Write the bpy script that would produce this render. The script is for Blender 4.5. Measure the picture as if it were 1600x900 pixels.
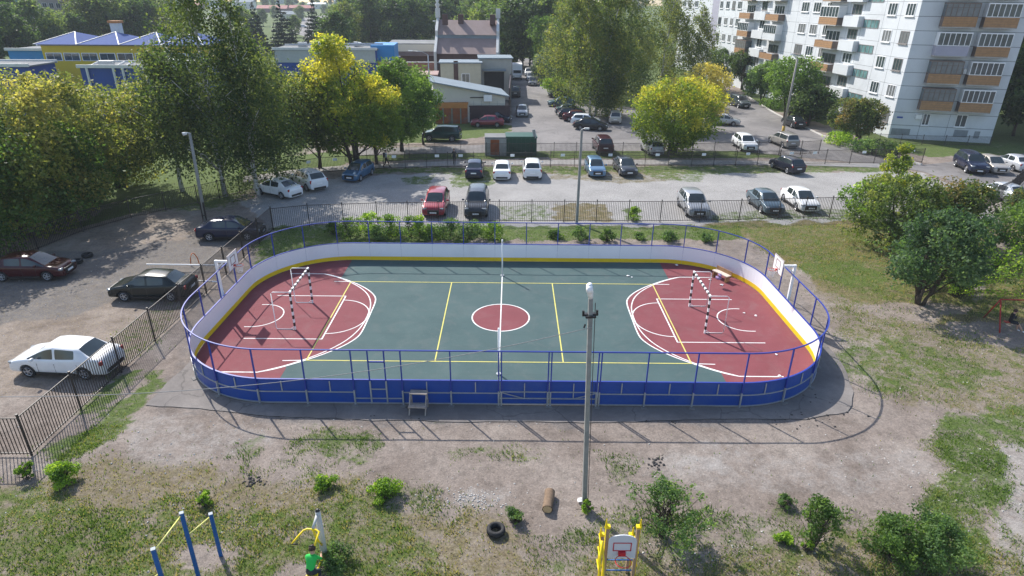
import bpy, bmesh, math, random
import numpy as np
from mathutils import Vector, Matrix

scene = bpy.context.scene
for o in list(bpy.data.objects): bpy.data.objects.remove(o)
COL = scene.collection
PI = math.pi
R = math.radians

# ------------------------------------------------------------------ camera
F = 990.8192757; PITCH = 0.4281651974; YAW = 0.0042977760; ROLL = 0.0109380692
CAM = np.array([0.4548597761, -30.0769808659, 15.4764828559])
def cam_axes():
    cy, sy = math.cos(YAW), math.sin(YAW)
    w = np.array([sy*math.cos(PITCH), cy*math.cos(PITCH), -math.sin(PITCH)])
    r = np.array([cy, -sy, 0.0]); u = np.cross(r, w)
    r2 = r*math.cos(ROLL)+u*math.sin(ROLL); u2 = np.cross(r2, w)
    return r2, u2, w
CR, CU, CW = cam_axes()
cd = bpy.data.cameras.new('camera'); cam = bpy.data.objects.new('camera', cd); COL.objects.link(cam)
cd.sensor_width = 36; cd.lens = 36*F/1600; cd.clip_start = 0.1; cd.clip_end = 3000
M = Matrix(((CR[0], CU[0], -CW[0], CAM[0]), (CR[1], CU[1], -CW[1], CAM[1]), (CR[2], CU[2], -CW[2], CAM[2]), (0, 0, 0, 1)))
cam.matrix_world = M
scene.camera = cam

# ------------------------------------------------------------------ light
SUN_EL = 42.0
SHX, SHY = 0.61, -0.79                      # direction shadows fall on the ground
wd = bpy.data.worlds.new('World'); scene.world = wd; wd.use_nodes = True
nt = wd.node_tree; nt.nodes.clear()
sky = nt.nodes.new('ShaderNodeTexSky'); sky.sky_type = 'NISHITA'; sky.sun_disc = False
sky.sun_elevation = R(SUN_EL); sky.sun_rotation = math.atan2(-SHX, -SHY)
sky.air_density = 1.0; sky.dust_density = 1.2; sky.ozone_density = 1.0
bg = nt.nodes.new('ShaderNodeBackground'); bg.inputs[1].default_value = 0.15
wo = nt.nodes.new('ShaderNodeOutputWorld')
nt.links.new(sky.outputs[0], bg.inputs[0]); nt.links.new(bg.outputs[0], wo.inputs[0])
sl = bpy.data.lights.new('sun', 'SUN'); sl.energy = 4.3; sl.angle = R(0.5); sl.color = (1, 0.955, 0.89)
sun = bpy.data.objects.new('sun', sl); COL.objects.link(sun)
ce = math.cos(R(SUN_EL)); sdir = Vector((SHX*ce, SHY*ce, -math.sin(R(SUN_EL)))).normalized()
sun.rotation_euler = sdir.to_track_quat('-Z', 'Y').to_euler(); sun.location = (-30, 40, 50)
vs = scene.view_settings
vs.view_transform = 'Standard'; vs.look = 'None'; vs.exposure = 0.62; vs.gamma = 1; vs.use_curve_mapping = False

# ------------------------------------------------------------------ helpers
def at(px, py, z=0.0):
    """world point at height z seen at pixel px,py of the 1600x900 photo"""
    d = CW*F + CR*(px-800) - CU*(py-450)
    t = (z-CAM[2])/d[2]; q = CAM+d*t
    return Vector((float(q[0]), float(q[1]), float(z)))
def g2(px, py, z=0.0):
    q = at(px, py, z); return (q.x, q.y)
def hgt(px, py, ytop):
    b = at(px, py); lo, hi = 0.0, 60.0
    for _ in range(40):
        m = (lo+hi)/2; d = np.array([b.x, b.y, m])-CAM
        yy = 450-F*(d@CU)/(d@CW)
        if yy > ytop: lo = m
        else: hi = m
    return lo
def tag(o, label=None, cat=None, group=None, kind=None):
    if label: o['label'] = label
    if cat: o['category'] = cat
    if group: o['group'] = group
    if kind: o['kind'] = kind
    return o
def empty(name, loc=(0, 0, 0), rz=0.0, label=None, cat=None, group=None):
    o = bpy.data.objects.new(name, None); COL.objects.link(o)
    o.location = loc; o.rotation_euler = (0, 0, rz); o.empty_display_size = 0.3
    tag(o, label, cat, group); return o
def link(name, me, parent=None, mats=None):
    o = bpy.data.objects.new(name, me); COL.objects.link(o)
    if parent: o.parent = parent
    return o
class MB:
    def __init__(s): s.v = []; s.f = []; s.m = []
    def add(s, vs_, fs, m=0):
        n = len(s.v); s.v += [tuple(v) for v in vs_]
        for f in fs: s.f.append(tuple(i+n for i in f)); s.m.append(m)
        return s
    def box(s, c, d, rz=0, m=0, mat=None):
        hx, hy, hz = d[0]/2, d[1]/2, d[2]/2
        P = [Vector((x, y, z)) for x in (-hx, hx) for y in (-hy, hy) for z in (-hz, hz)]
        X = mat if mat is not None else Matrix.Rotation(rz, 3, 'Z')
        P = [X@p+Vector(c) for p in P]
        return s.add(P, [(0, 1, 3, 2), (4, 6, 7, 5), (0, 4, 5, 1), (2, 3, 7, 6), (0, 2, 6, 4), (1, 5, 7, 3)], m)
    def bar(s, a, b, w, h, m=0, up=(0, 0, 1)):
        a = Vector(a); b = Vector(b); d = b-a
        if d.length < 1e-6: return s
        x = d.normalized(); y = Vector(up).cross(x)
        if y.length < 1e-3: y = Vector((0, 1, 0)).cross(x)
        y.normalize(); z = x.cross(y)
        X = Matrix((x, y, z)).transposed()
        return s.box((a+b)/2, (d.length, w, h), m=m, mat=X)
    def tube(s, pts, rs, n=8, m=0, caps=True):
        pts = [Vector(p) for p in pts]; rings = []
        if not hasattr(rs, '__len__'): rs = [rs]*len(pts)
        for i, p in enumerate(pts):
            d = (pts[min(i+1, len(pts)-1)]-pts[max(i-1, 0)])
            if d.length < 1e-9: d = Vector((0, 0, 1))
            d.normalize(); a = Vector((0, 0, 1)) if abs(d.z) < .9 else Vector((1, 0, 0))
            x = a.cross(d).normalized(); y = d.cross(x)
            rings.append([p+(x*math.cos(2*PI*k/n)+y*math.sin(2*PI*k/n))*rs[i] for k in range(n)])
        V = [v for r in rings for v in r]; Fs = []
        for i in range(len(pts)-1):
            for k in range(n): Fs.append((i*n+k, i*n+(k+1) % n, (i+1)*n+(k+1) % n, (i+1)*n+k))
        if caps: Fs.append(tuple(range(n-1, -1, -1))); Fs.append(tuple((len(pts)-1)*n+k for k in range(n)))
        return s.add(V, Fs, m)
    def prism(s, poly, z0, z1, m=0, mt=None):
        n = len(poly); a = sum(poly[i][0]*poly[(i+1) % n][1]-poly[(i+1) % n][0]*poly[i][1] for i in range(n))
        if a < 0: poly = poly[::-1]
        V = [(p[0], p[1], z0) for p in poly]+[(p[0], p[1], z1) for p in poly]
        s.add(V, [tuple(range(n-1, -1, -1))]+[(i, (i+1) % n, n+(i+1) % n, n+i) for i in range(n)], m)
        return s.add([(p[0], p[1], z1) for p in poly], [tuple(range(n))], m if mt is None else mt) 
    def quad(s, a, b, c, d, m=0): return s.add([a, b, c, d], [(0, 1, 2, 3)], m)
    def build(s, name, mats, parent=None, smooth=False, bevel=0):
        me = bpy.data.meshes.new(name); me.from_pydata(s.v, [], s.f)
        if not isinstance(mats, (list, tuple)): mats = [mats]
        for m in mats: me.materials.append(m)
        if len(mats) > 1: me.polygons.foreach_set('material_index', s.m)
        if smooth: me.polygons.foreach_set('use_smooth', [True]*len(me.polygons))
        me.update()
        if bevel:
            b = bmesh.new(); b.from_mesh(me); bmesh.ops.remove_doubles(b, verts=b.verts, dist=1e-5)
            es = [e for e in b.edges if len(e.link_faces) == 2 and e.calc_face_angle(0) > .6]
            bmesh.ops.bevel(b, geom=es, offset=bevel, segments=2, affect='EDGES', profile=.6); b.to_mesh(me); b.free()
        return link(name, me, parent)
def copy_thing(root, loc, rz, label=None, group=None, cat=None):
    r = root.copy(); COL.objects.link(r); r.location = loc; r.rotation_euler = (0, 0, rz)
    if label: r['label'] = label
    if cat: r['category'] = cat
    if group: r['group'] = group
    elif 'group' in r: del r['group']
    for ch in list(root.children):
        c = ch.copy(); COL.objects.link(c); c.parent = r
        for g in ch.children:
            d = g.copy(); COL.objects.link(d); d.parent = c
    return r

# ------------------------------------------------------------------ materials
MATS = {}
def nodes(m):
    m.use_nodes = True; t = m.node_tree; t.nodes.clear()
    o = t.nodes.new('ShaderNodeOutputMaterial'); p = t.nodes.new('ShaderNodeBsdfPrincipled')
    t.links.new(p.outputs[0], o.inputs[0]); return t, p, o
def noise(t, scale, detail=4, rough=.6, vec=None, dist=0):
    n = t.nodes.new('ShaderNodeTexNoise'); n.inputs['Scale'].default_value = scale
    n.inputs['Detail'].default_value = detail; n.inputs['Roughness'].default_value = rough; n.inputs['Distortion'].default_value = dist
    if vec is not None: t.links.new(vec, n.inputs['Vector'])
    return n.outputs['Fac']
def ramp(t, fac, stops):
    r = t.nodes.new('ShaderNodeValToRGB'); e = r.color_ramp.elements
    e[0].position = stops[0][0]; e[0].color = tuple(stops[0][1])+(1,) if len(stops[0][1]) == 3 else stops[0][1]
    e[1].position = stops[-1][0]; e[1].color = tuple(stops[-1][1])+(1,)
    for p, c in stops[1:-1]:
        x = e.new(p); x.color = tuple(c)+(1,)
    t.links.new(fac, r.inputs[0]); return r.outputs[0]
def gray(a): return (a, a, a)
def mixc(t, fac, a, b, mode='MIX'):
    n = t.nodes.new('ShaderNodeMix'); n.data_type = 'RGBA'; n.blend_type = mode
    for k, v in ((0, fac), (6, a), (7, b)):
        if hasattr(v, 'is_linked') or hasattr(v, 'links'): t.links.new(v, n.inputs[k])
        elif k == 0: n.inputs[0].default_value = v
        else: n.inputs[k].default_value = tuple(v)+(1,)
    return n.outputs[2]
def math_(t, op, a, b=None, c=None, clamp=False):
    n = t.nodes.new('ShaderNodeMath'); n.operation = op; n.use_clamp = clamp
    for k, v in enumerate((a, b, c)):
        if v is None: continue
        if hasattr(v, 'links'): t.links.new(v, n.inputs[k])
        else: n.inputs[k].default_value = v
    return n.outputs[0]
def geo_pos(t):
    return t.nodes.new('ShaderNodeNewGeometry').outputs['Position']
def objc(t): return t.nodes.new('ShaderNodeTexCoord').outputs['Object']
def bump(t, p, h, s=.3, d=.02):
    b = t.nodes.new('ShaderNodeBump'); b.inputs['Strength'].default_value = s; b.inputs['Distance'].default_value = d
    t.links.new(h, b.inputs['Height']); t.links.new(b.outputs[0], p.inputs['Normal'])
def mat(name, col, rough=.6, var=.15, scale=2.0, metal=0.0, bmp=0.0, bscale=30, spec=.4, coat=0.0, dirt=None):
    if name in MATS: return MATS[name]
    m = bpy.data.materials.new(name); t, p, o = nodes(m); oc = objc(t)
    n1 = noise(t, scale, 5, .65, oc)
    c = ramp(t, n1, [(.25, tuple(x*(1-var) for x in col)), (.75, tuple(min(1, x*(1+var)) for x in col))])
    if dirt:
        n2 = noise(t, scale*.6, 6, .7, oc, .6)
        f = ramp(t, n2, [(.52, gray(0)), (.7, gray(dirt[1]))])
        c = mixc(t, f, c, dirt[0])
    t.links.new(c, p.inputs['Base Color'])
    p.inputs['Roughness'].default_value = rough; p.inputs['Metallic'].default_value = metal
    p.inputs['Specular IOR Level'].default_value = spec; p.inputs['Coat Weight'].default_value = coat
    p.inputs['Coat Roughness'].default_value = .08
    if bmp: bump(t, p, noise(t, bscale, 3, .6, oc), bmp)
    MATS[name] = m; return m
def paint(name, col, metal=0.0):
    m = mat(name, col, .32 if max(col) > .1 else .22, .05, 1.5, metal if max(col) > .1 else 0, spec=.4 if max(col) > .1 else .3, coat=.8 if max(col) > .1 else .3, dirt=((.2, .18, .15), .10) if max(col) > .2 else None); return m
def glassm(name='car_glass', col=(.02, .028, .03), rough=.06):
    if name in MATS: return MATS[name]
    m = bpy.data.materials.new(name); t, p, o = nodes(m)
    c = ramp(t, noise(t, 1.2, 2, .5, objc(t)), [(.3, col), (.8, tuple(x*2.2 for x in col))])
    t.links.new(c, p.inputs['Base Color']); p.inputs['Roughness'].default_value = rough
    p.inputs['Specular IOR Level'].default_value = .8; MATS[name] = m; return m
def leafm(name, c0, c1, c2, trans=.5):
    if name in MATS: return MATS[name]
    m = bpy.data.materials.new(name); m.use_nodes = True; t = m.node_tree; t.nodes.clear()
    o = t.nodes.new('ShaderNodeOutputMaterial'); d = t.nodes.new('ShaderNodeBsdfPrincipled'); tr = t.nodes.new('ShaderNodeBsdfTranslucent')
    mx = t.nodes.new('ShaderNodeMixShader'); a = t.nodes.new('ShaderNodeAttribute'); a.attribute_name = 'tint'
    cl = noise(t, .35, 2, .5, objc(t))
    f = math_(t, 'ADD', a.outputs['Fac'], math_(t, 'MULTIPLY', math_(t, 'SUBTRACT', cl, .5), 1.6), clamp=True)
    c = ramp(t, f, [(.1, c0), (.5, c1), (.9, c2)])
    t.links.new(c, d.inputs['Base Color']); d.inputs['Roughness'].default_value = .55; d.inputs['Specular IOR Level'].default_value = .25
    bc = mixc(t, 1.0, c, (1.9, 1.85, .9), 'MULTIPLY'); t.links.new(bc, tr.inputs[0])
    mx.inputs[0].default_value = trans
    t.links.new(d.outputs[0], mx.inputs[1]); t.links.new(tr.outputs[0], mx.inputs[2]); t.links.new(mx.outputs[0], o.inputs[0])
    MATS[name] = m; return m

BLUE = mat('rink_blue', (.012, .062, .30), .4, .12, .8, dirt=((.08, .13, .26), .35))
BLUEP = mat('post_blue', (.02, .045, .30), .4, .1)
GALV = mat('galvanised', (.42, .44, .46), .45, .15, 5, .5)
WHITEB = mat('rink_white', (.80, .80, .84), .35, .03, .6, dirt=((.5, .5, .52), .18))
YEL = mat('kick_yellow', (.80, .55, .015), .4, .08)
WPAINT = mat('white_paint', (.8, .8, .8), .45, .05)
BLK = mat('black_paint', (.018, .017, .018), .45, .2)
BROWNM = mat('fence_metal', (.035, .028, .026), .5, .3, 6)
CONC = mat('concrete', (.36, .35, .33), .85, .2, 3, bmp=.3)
CONCD = mat('pole_concrete', (.25, .25, .235), .85, .22, 2.5, bmp=.3)
RUBBER = mat('rubber', (.022, .022, .023), .8, .25)
REDP = mat('red_paint', (.62, .05, .04), .4, .15)
YP = mat('yellow_paint', (.85, .62, .01), .4, .08)
LEMON = mat('pale_yellow', (.78, .74, .22), .4, .08)
EXB = mat('exercise_blue', (.012, .10, .32), .45, .12)
WOOD = mat('grey_wood', (.30, .26, .23), .8, .25, 8)
BARK = mat('bark', (.07, .055, .042), .95, .35, 6, bmp=.6, bscale=14)
BARKL = mat('log_bark', (.19, .13, .085), .9, .35, 9, bmp=.5)
LOGEND = mat('log_end', (.55, .38, .20), .8, .15, 12)
WIRE = mat('wire', (.05, .05, .05), .6, .1)
GLASS = glassm(); WGLASS = glassm('window_glass', (.035, .05, .055), .08)
GGLASS = glassm('stair_glass', (.09, .17, .17), .12)
# birch bark
def birchbark():
    m = bpy.data.materials.new('birch_bark'); t, p, o = nodes(m); oc = objc(t)
    mp = t.nodes.new('ShaderNodeMapping'); mp.inputs['Scale'].default_value = (2, 2, 9); t.links.new(oc, mp.inputs[0])
    c = ramp(t, noise(t, 1.2, 4, .7, mp.outputs[0]), [(.35, (.04, .035, .03)), (.45, (.55, .53, .5)), (.8, (.68, .66, .62))])
    t.links.new(c, p.inputs['Base Color']); p.inputs['Roughness'].default_value = .8; return m
BIRCHB = birchbark()

# ------------------------------------------------------------------ ground
def vnoise(x, y, s, seed):
    rs = np.random.RandomState(seed); T = rs.rand(256, 256)
    X = x/s+1000.3; Y = y/s+1000.7; xi = np.floor(X).astype(int); yi = np.floor(Y).astype(int); fx = X-xi; fy = Y-yi
    fx = fx*fx*(3-2*fx); fy = fy*fy*(3-2*fy)
    g = lambda a, b: T[a % 256, b % 256]
    return (g(xi, yi)*(1-fx)+g(xi+1, yi)*fx)*(1-fy)+(g(xi, yi+1)*(1-fx)+g(xi+1, yi+1)*fx)*fy
def fbm(x, y, s, seed): return (vnoise(x, y, s, seed)*.5+vnoise(x, y, s/2.1, seed+1)*.28+vnoise(x, y, s/4.3, seed+2)*.22)
def inpoly(x, y, poly):
    r = np.zeros(x.shape, bool); n = len(poly)
    for i in range(n):
        x0, y0 = poly[i]; x1, y1 = poly[(i+1) % n]
        if y0 == y1: continue
        c = ((y0 > y) != (y1 > y)) & (x < (x1-x0)*(y-y0)/(y1-y0)+x0); r ^= c
    return r
def P(*pts): return [g2(*p) for p in pts]
# (channel, strength, polygon in photo pixels, ragged edge width m)
REG = [
 ('G', .62, P((-300, 770), (0, 765), (200, 790), (420, 815), (560, 800), (640, 840), (690, 900), (700, 1200), (-500, 1200)), 1.2),
 ('D', .62, P((-300, 728), (300, 735), (620, 745), (760, 800), (940, 830), (1100, 850), (1700, 880), (1800, 1200), (-500, 1200)), 2.2),
 ('N', 1.0, P((285, 858), (330, 848), (368, 860), (372, 885), (320, 900), (285, 885)), .35), ('N', .9, P((425, 885), (520, 880), (525, 930), (425, 940)), .3), ('N', .8, P((1330, 478), (1440, 470), (1520, 480), (1470, 500), (1380, 500)), .5), ('N', .7, P((1480, 500), (1620, 505), (1620, 545), (1500, 530)), .5), ('N', .8, P((1540, 380), (1600, 370), (1620, 400), (1560, 410), (1530, 470), (1510, 460)), .3), ('N', .9, P((700, 770), (800, 765), (800, 800), (690, 800)), .5),
 ('G', .5, P((360, 745), (640, 742), (760, 800), (500, 800)), 1.5),
 ('G', .45, P((800, 860), (930, 800), (1330, 820), (1500, 830), (1700, 850), (1700, 1200), (700, 1200)), 1.2),
 ('G', .55, P((60, 790), (300, 770), (330, 830), (160, 880), (0, 860)), .8),
 ('G', .62, P((470, 668), (598, 664), (602, 700), (560, 728), (440, 700)), .5),
 ('G', .5, P((365, 690), (425, 682), (430, 715), (380, 722)), .4),
 ('G', .5, P((680, 690), (860, 695), (850, 715), (690, 708)), .5),
 ('G', .45, P((560, 640), (720, 650), (700, 662), (560, 652)), .4),
 ('G', .42, P((940, 705), (1010, 705), (1010, 745), (950, 745)), .5),
 ('G', .8, P((150, 660), (250, 575), (262, 590), (190, 680), (100, 725), (60, 700)), .4),
 ('G', .75, P((120, 640), (210, 570), (225, 580), (150, 655)), .4),
 ('G', .4, P((150, 560), (190, 520), (240, 470), (290, 470), (240, 540), (180, 590)), .6),
 ('G', .74, P((1440, 690), (1490, 655), (1600, 630), (1700, 640), (1700, 700), (1570, 705), (1600, 800), (1600, 845), (1550, 800), (1540, 900), (1440, 850), (1480, 740)), .7),
 ('G', .62, P((1300, 560), (1400, 520), (1500, 560), (1560, 590), (1460, 610), (1340, 600)), .9),
 ('G', .42, P((1280, 430), (1420, 480), (1600, 520), (1700, 640), (1500, 640), (1380, 620), (1300, 550)), 1.2),
 ('D', .55, P((1280, 430), (1420, 480), (1600, 520), (1700, 640), (1500, 640), (1380, 620), (1300, 550)), 1.5),
 ('D', .95, P((1090, 350), (1340, 343), (1700, 350), (1700, 520), (1440, 500), (1290, 455), (1230, 410), (1160, 372)), .8),
 ('G', .58, P((1130, 352), (1340, 345), (1600, 380), (1700, 500), (1440, 480), (1290, 450), (1240, 400)), 1.2),
 ('G', .8, P((1240, 400), (1340, 405), (1420, 440), (1360, 462), (1290, 440)), .8),
 ('G', .85, P((430, 352), (1160, 352), (1160, 374), (780, 376), (430, 388)), .5),
 ('G', 1.0, [(59, 38), (140, 30), (140, 105), (62, 105)], .5),
 ('G', .8, P((400, 375), (520, 355), (470, 400), (400, 420)), .4),
 ('G', .75, P((500, 262), (1300, 256), (1440, 262), (1380, 268), (1080, 272), (960, 268), (900, 275), (860, 270), (560, 270)), .5),
 ('G', .7, P((622, 278), (680, 272), (678, 288), (628, 288)), .4), ('G', .75, P((705, 262), (775, 262), (772, 292), (705, 292)), .4),
 ('D', .6, P((855, 262), (1080, 262), (1070, 280), (1010, 286), (860, 280)), .5), ('G', .62, P((1000, 262), (1110, 262), (1100, 284), (1040, 282), (1010, 275)), .4),
 ('D', .8, P((865, 318), (950, 318), (960, 346), (865, 346)), .4), ('G', .8, P((975, 325), (1000, 322), (1002, 344), (978, 344)), .3),
 ('G', .55, P((780, 320), (860, 318), (860, 345), (780, 345)), .5), ('G', .6, P((1110, 335), (1240, 325), (1330, 325), (1330, 342), (1110, 345)), .4),
 ('G', .97, P((100, 360), (180, 320), (250, 262), (600, 230), (860, 226), (860, 246), (560, 252), (440, 285), (300, 312)), .5),
 ('G', .97, P((640, 185), (735, 190), (800, 196), (795, 208), (700, 222), (560, 225), (560, 200)), .5),
 ('G', .9, P((860, 232), (1280, 232), (1340, 240), (1300, 246), (860, 248)), .3),
 ('G', .9, P((800, 96), (812, 96), (826, 112), (815, 112)), .3),
 ('G', .9, P((1165, 160), (1290, 195), (1400, 235), (1450, 246), (1700, 240), (1800, 200), (1440, 200), (1290, 170), (1160, 130)), .4),
 ('G', .9, P((845, 100), (1130, 100), (1125, 160), (1000, 168), (880, 160), (850, 130)), .6),
 ('V', 1.0, P((380, 312), (470, 285), (600, 272), (1440, 268), (1500, 300), (1560, 345), (430, 362)), .6),
 ('S', .42, P((930, 700), (1200, 690), (1440, 690), (1480, 735), (1440, 765), (1040, 768)), .9),
 ('S', .8, P((1040, 712), (1130, 710), (1150, 745), (1060, 742)), .4),
 ('S', .7, P((1545, 690), (1600, 690), (1700, 800), (1700, 1000), (1545, 900), (1560, 820)), .5),
 ('S', .55, P((690, 765), (790, 765), (790, 800), (690, 800)), .5),
 ('S', .45, P((200, 650), (420, 655), (460, 690), (260, 740), (160, 720)), .8),
 ('S', .5, P((1500, 300), (1600, 300), (1700, 420), (1560, 400)), .5),
 ('A', .75, P((-200, 420), (150, 385), (330, 365), (420, 350), (300, 440), (120, 490), (-200, 560)), 1.3),
 ('A', .35, P((180, 470), (450, 380), (1180, 376), (1330, 560), (1330, 655), (230, 652), (240, 600), (310, 500)), .5),
 ('A', .5, P((400, 646), (1250, 646), (1240, 668), (400, 664)), .4),
 ('L', .5, P((-200, 380), (180, 340), (420, 330), (340, 440), (160, 560), (0, 620), (-300, 700)), 1.5),
]
ROADPOLY = P((690, 229), (760, 226), (800, 205), (797, 90), (842, 92), (850, 130), (880, 162), (1000, 172), (1112, 158), (1128, 140), (1166, 150), (1212, 178), (1284, 212), (1340, 228), (1440, 258), (1600, 240), (1760, 238), (1760, 330), (1600, 312), (1500, 288), (1442, 268), (1380, 258), (1150, 236), (860, 236), (560, 243), (560, 232))
def build_ground():
    xs = np.concatenate([[-1500, -900, -500, -300, -200, -150, -110, -90], np.arange(-75, -32, .7), np.arange(-32, 42, .25), np.arange(42, 90, .7), [100, 120, 150, 200, 300, 500, 900, 1500]])
    ys = np.concatenate([[-200, -100, -60, -40, -30, -24], np.arange(-20, 28, .25), np.arange(28, 62, .4), np.arange(62, 110, 1.2), [115, 125, 140, 160, 200, 260, 350, 500, 800, 1300, 2000]])
    X, Y = np.meshgrid(xs, ys); x = X.ravel(); y = Y.ravel()
    ch = {k: np.zeros(x.shape) for k in 'GDVSALN'}
    for i, (c, s, poly, e) in enumerate(REG):
        dx = (fbm(x, y, e*2.5, 10+i)-.5)*e*3.2; dy = (fbm(x, y, e*2.5, 60+i)-.5)*e*3.2
        m = np.zeros(x.shape)
        for ox, oy in ((0, 0), (.3, .1), (-.3, -.1), (.1, -.3), (-.1, .3)):
            m += inpoly(x+dx+ox*e, y+dy+oy*e, poly)/5.0
        ch[c] = np.maximum(ch[c], m*s)
    far = np.clip((y-100)/15, 0, 1); ch['G'] = np.maximum(ch['G'], far)
    west = np.clip((-20-x)/4, 0, 1)*np.clip((y-16)/4, 0, 1); ch['G'] = np.maximum(ch['G'], west)
    ch['G'] *= 1-ch['N']; ch['D'] *= 1-ch['N']
    z = (fbm(x, y, 3.0, 5)-.5)*.05*((np.abs(x) > 17) | (y < -9.5) | (y > 9.5))
    inn = (np.abs(x-.3) < 15) & (np.abs(y) < 8.2); z = np.where(inn, -.02, z)
    z = np.minimum(z, 0.02)-.02
    me = bpy.data.meshes.new('ground'); n = len(xs); k = len(ys)
    co = np.stack([x, y, z], 1).astype(np.float32)
    idx = np.arange(n*k).reshape(k, n)
    q = np.stack([idx[:-1, :-1], idx[:-1, 1:], idx[1:, 1:], idx[1:, :-1]], -1).reshape(-1, 4)
    me.vertices.add(n*k); me.vertices.foreach_set('co', co.ravel())
    me.loops.add(q.size); me.loops.foreach_set('vertex_index', q.ravel().astype(np.int32))
    me.polygons.add(len(q)); me.polygons.foreach_set('loop_start', np.arange(0, q.size, 4, dtype=np.int32))
    me.update(calc_edges=True)
    me.polygons.foreach_set('use_smooth', [True]*len(q))
    for nm, ks in (('m1', 'GDV'), ('m2', 'SAL')):
        a = me.attributes.new(nm, 'FLOAT_COLOR', 'POINT'); d = np.ones((n*k, 4), np.float32)
        for j, c in enumerate(ks): d[:, j] = ch[c]
        a.data.foreach_set('color', d.ravel())
    return me, (x, y, ch)
gme, GM = build_ground()
def ground_mat():
    m = bpy.data.materials.new('ground_soil'); t, p, o = nodes(m); pos = geo_pos(t)
    def attr(nm):
        a = t.nodes.new('ShaderNodeAttribute'); a.attribute_name = nm; s = t.nodes.new('ShaderNodeSeparateColor'); t.links.new(a.outputs['Color'], s.inputs[0]); return s.outputs
    G, D, V = attr('m1')[:3]; S, A, L = attr('m2')[:3]
    nb = noise(t, .35, 5, .6, pos, .4); nm = noise(t, 1.6, 6, .7, pos, .3); nf = noise(t, 9, 6, .75, pos); nff = noise(t, 34, 4, .75, pos)
    base = ramp(t, nb, [(.3, (.19, .154, .130)), (.55, (.262, .220, .190)), (.75, (.325, .282, .245))])
    base = mixc(t, .5, base, ramp(t, noise(t, 4.5, 6, .75, pos, .4), [(.3, gray(.6)), (.5, gray(1)), (.72, gray(1.25))]), 'MULTIPLY'); base = mixc(t, .75, base, ramp(t, nm, [(.32, gray(.62)), (.5, gray(1.0)), (.72, gray(1.18))]), 'MULTIPLY')
    def th(a, n, lo, hi, off=.5, amt=1.0):
        s = math_(t, 'ADD', a, math_(t, 'MULTIPLY', math_(t, 'SUBTRACT', n, off), amt))
        mr = t.nodes.new('ShaderNodeMapRange'); mr.inputs[1].default_value = lo; mr.inputs[2].default_value = hi; t.links.new(s, mr.inputs[0]); mr.interpolation_type = 'SMOOTHSTEP'
        return math_(t, 'MULTIPLY', mr.outputs[0], math_(t, 'GREATER_THAN', a, .01))
    nm2 = noise(t, 1.5, 8, .78, pos, .15)
    sand = ramp(t, nm, [(.3, (.27, .245, .225)), (.7, (.38, .352, .325))])
    c = mixc(t, th(S, nm2, .15, .95, .5, 2.0), base, sand)
    asp = ramp(t, nm, [(.3, (.115, .108, .108)), (.7, (.19, .178, .172))])
    c = mixc(t, th(A, nm2, .15, .85, .5, 1.2), c, asp)
    grv = ramp(t, nff, [(.25, (.19, .184, .178)), (.5, (.34, .328, .316)), (.78, (.56, .545, .52))])
    grv = mixc(t, .6, grv, ramp(t, nb, [(.3, gray(.7)), (.7, gray(1.1))]), 'MULTIPLY')
    c = mixc(t, th(V, nm2, .1, .6, .5, .6), c, grv)
    # leaf litter
    lit = math_(t, 'MULTIPLY', L, ramp(t, noise(t, 14, 3, .8, pos), [(.52, gray(0)), (.6, gray(1))]))
    c = mixc(t, lit, c, (.30, .23, .12))
    dry = ramp(t, nf, [(.28, (.085, .06, .035)), (.5, (.19, .155, .085)), (.75, (.33, .285, .18))])
    dry = mixc(t, ramp(t, nm, [(.42, gray(0)), (.62, gray(.8))]), dry, ramp(t, nf, [(.3, (.055, .05, .02)), (.7, (.16, .145, .06))]))
    c = mixc(t, th(D, nm2, .2, .9, .5, 2.0), c, dry)
    grs = ramp(t, nf, [(.25, (.03, .055, .012)), (.5, (.08, .13, .028)), (.78, (.17, .23, .055))])
    grs = mixc(t, .5, grs, ramp(t, nm, [(.3, (.7, .6, .5)), (.7, (1.2, 1.15, .9))]), 'MULTIPLY')
    c = mixc(t, math_(t, 'MULTIPLY', th(G, nm2, .35, .85, .5, 2.4), .93), c, grs)
    # stones / rubbish specks
    vo = t.nodes.new('ShaderNodeTexVoronoi'); vo.inputs['Scale'].default_value = 3.0; t.links.new(pos, vo.inputs['Vector'])
    sp = math_(t, 'LESS_THAN', vo.outputs['Distance'], .055)
    c = mixc(t, math_(t, 'MULTIPLY', sp, .7), c, (.5, .48, .45))
    ng = noise(t, 13, 5, .85, pos); c = mixc(t, .7, c, ramp(t, ng, [(.33, gray(.55)), (.5, gray(1.0)), (.68, gray(1.35))]), 'MULTIPLY')
    c = mixc(t, .55, c, ramp(t, nff, [(.3, gray(.6)), (.7, gray(1.25))]), 'MULTIPLY')
    t.links.new(c, p.inputs['Base Color']); p.inputs['Roughness'].default_value = .95; p.inputs['Specular IOR Level'].default_value = .15
    bump(t, p, math_(t, 'ADD', nf, math_(t, 'MULTIPLY', nff, .5)), .8, .05)
    return m
gme.materials.append(ground_mat())
tag(link('ground', gme), kind='structure')

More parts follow.
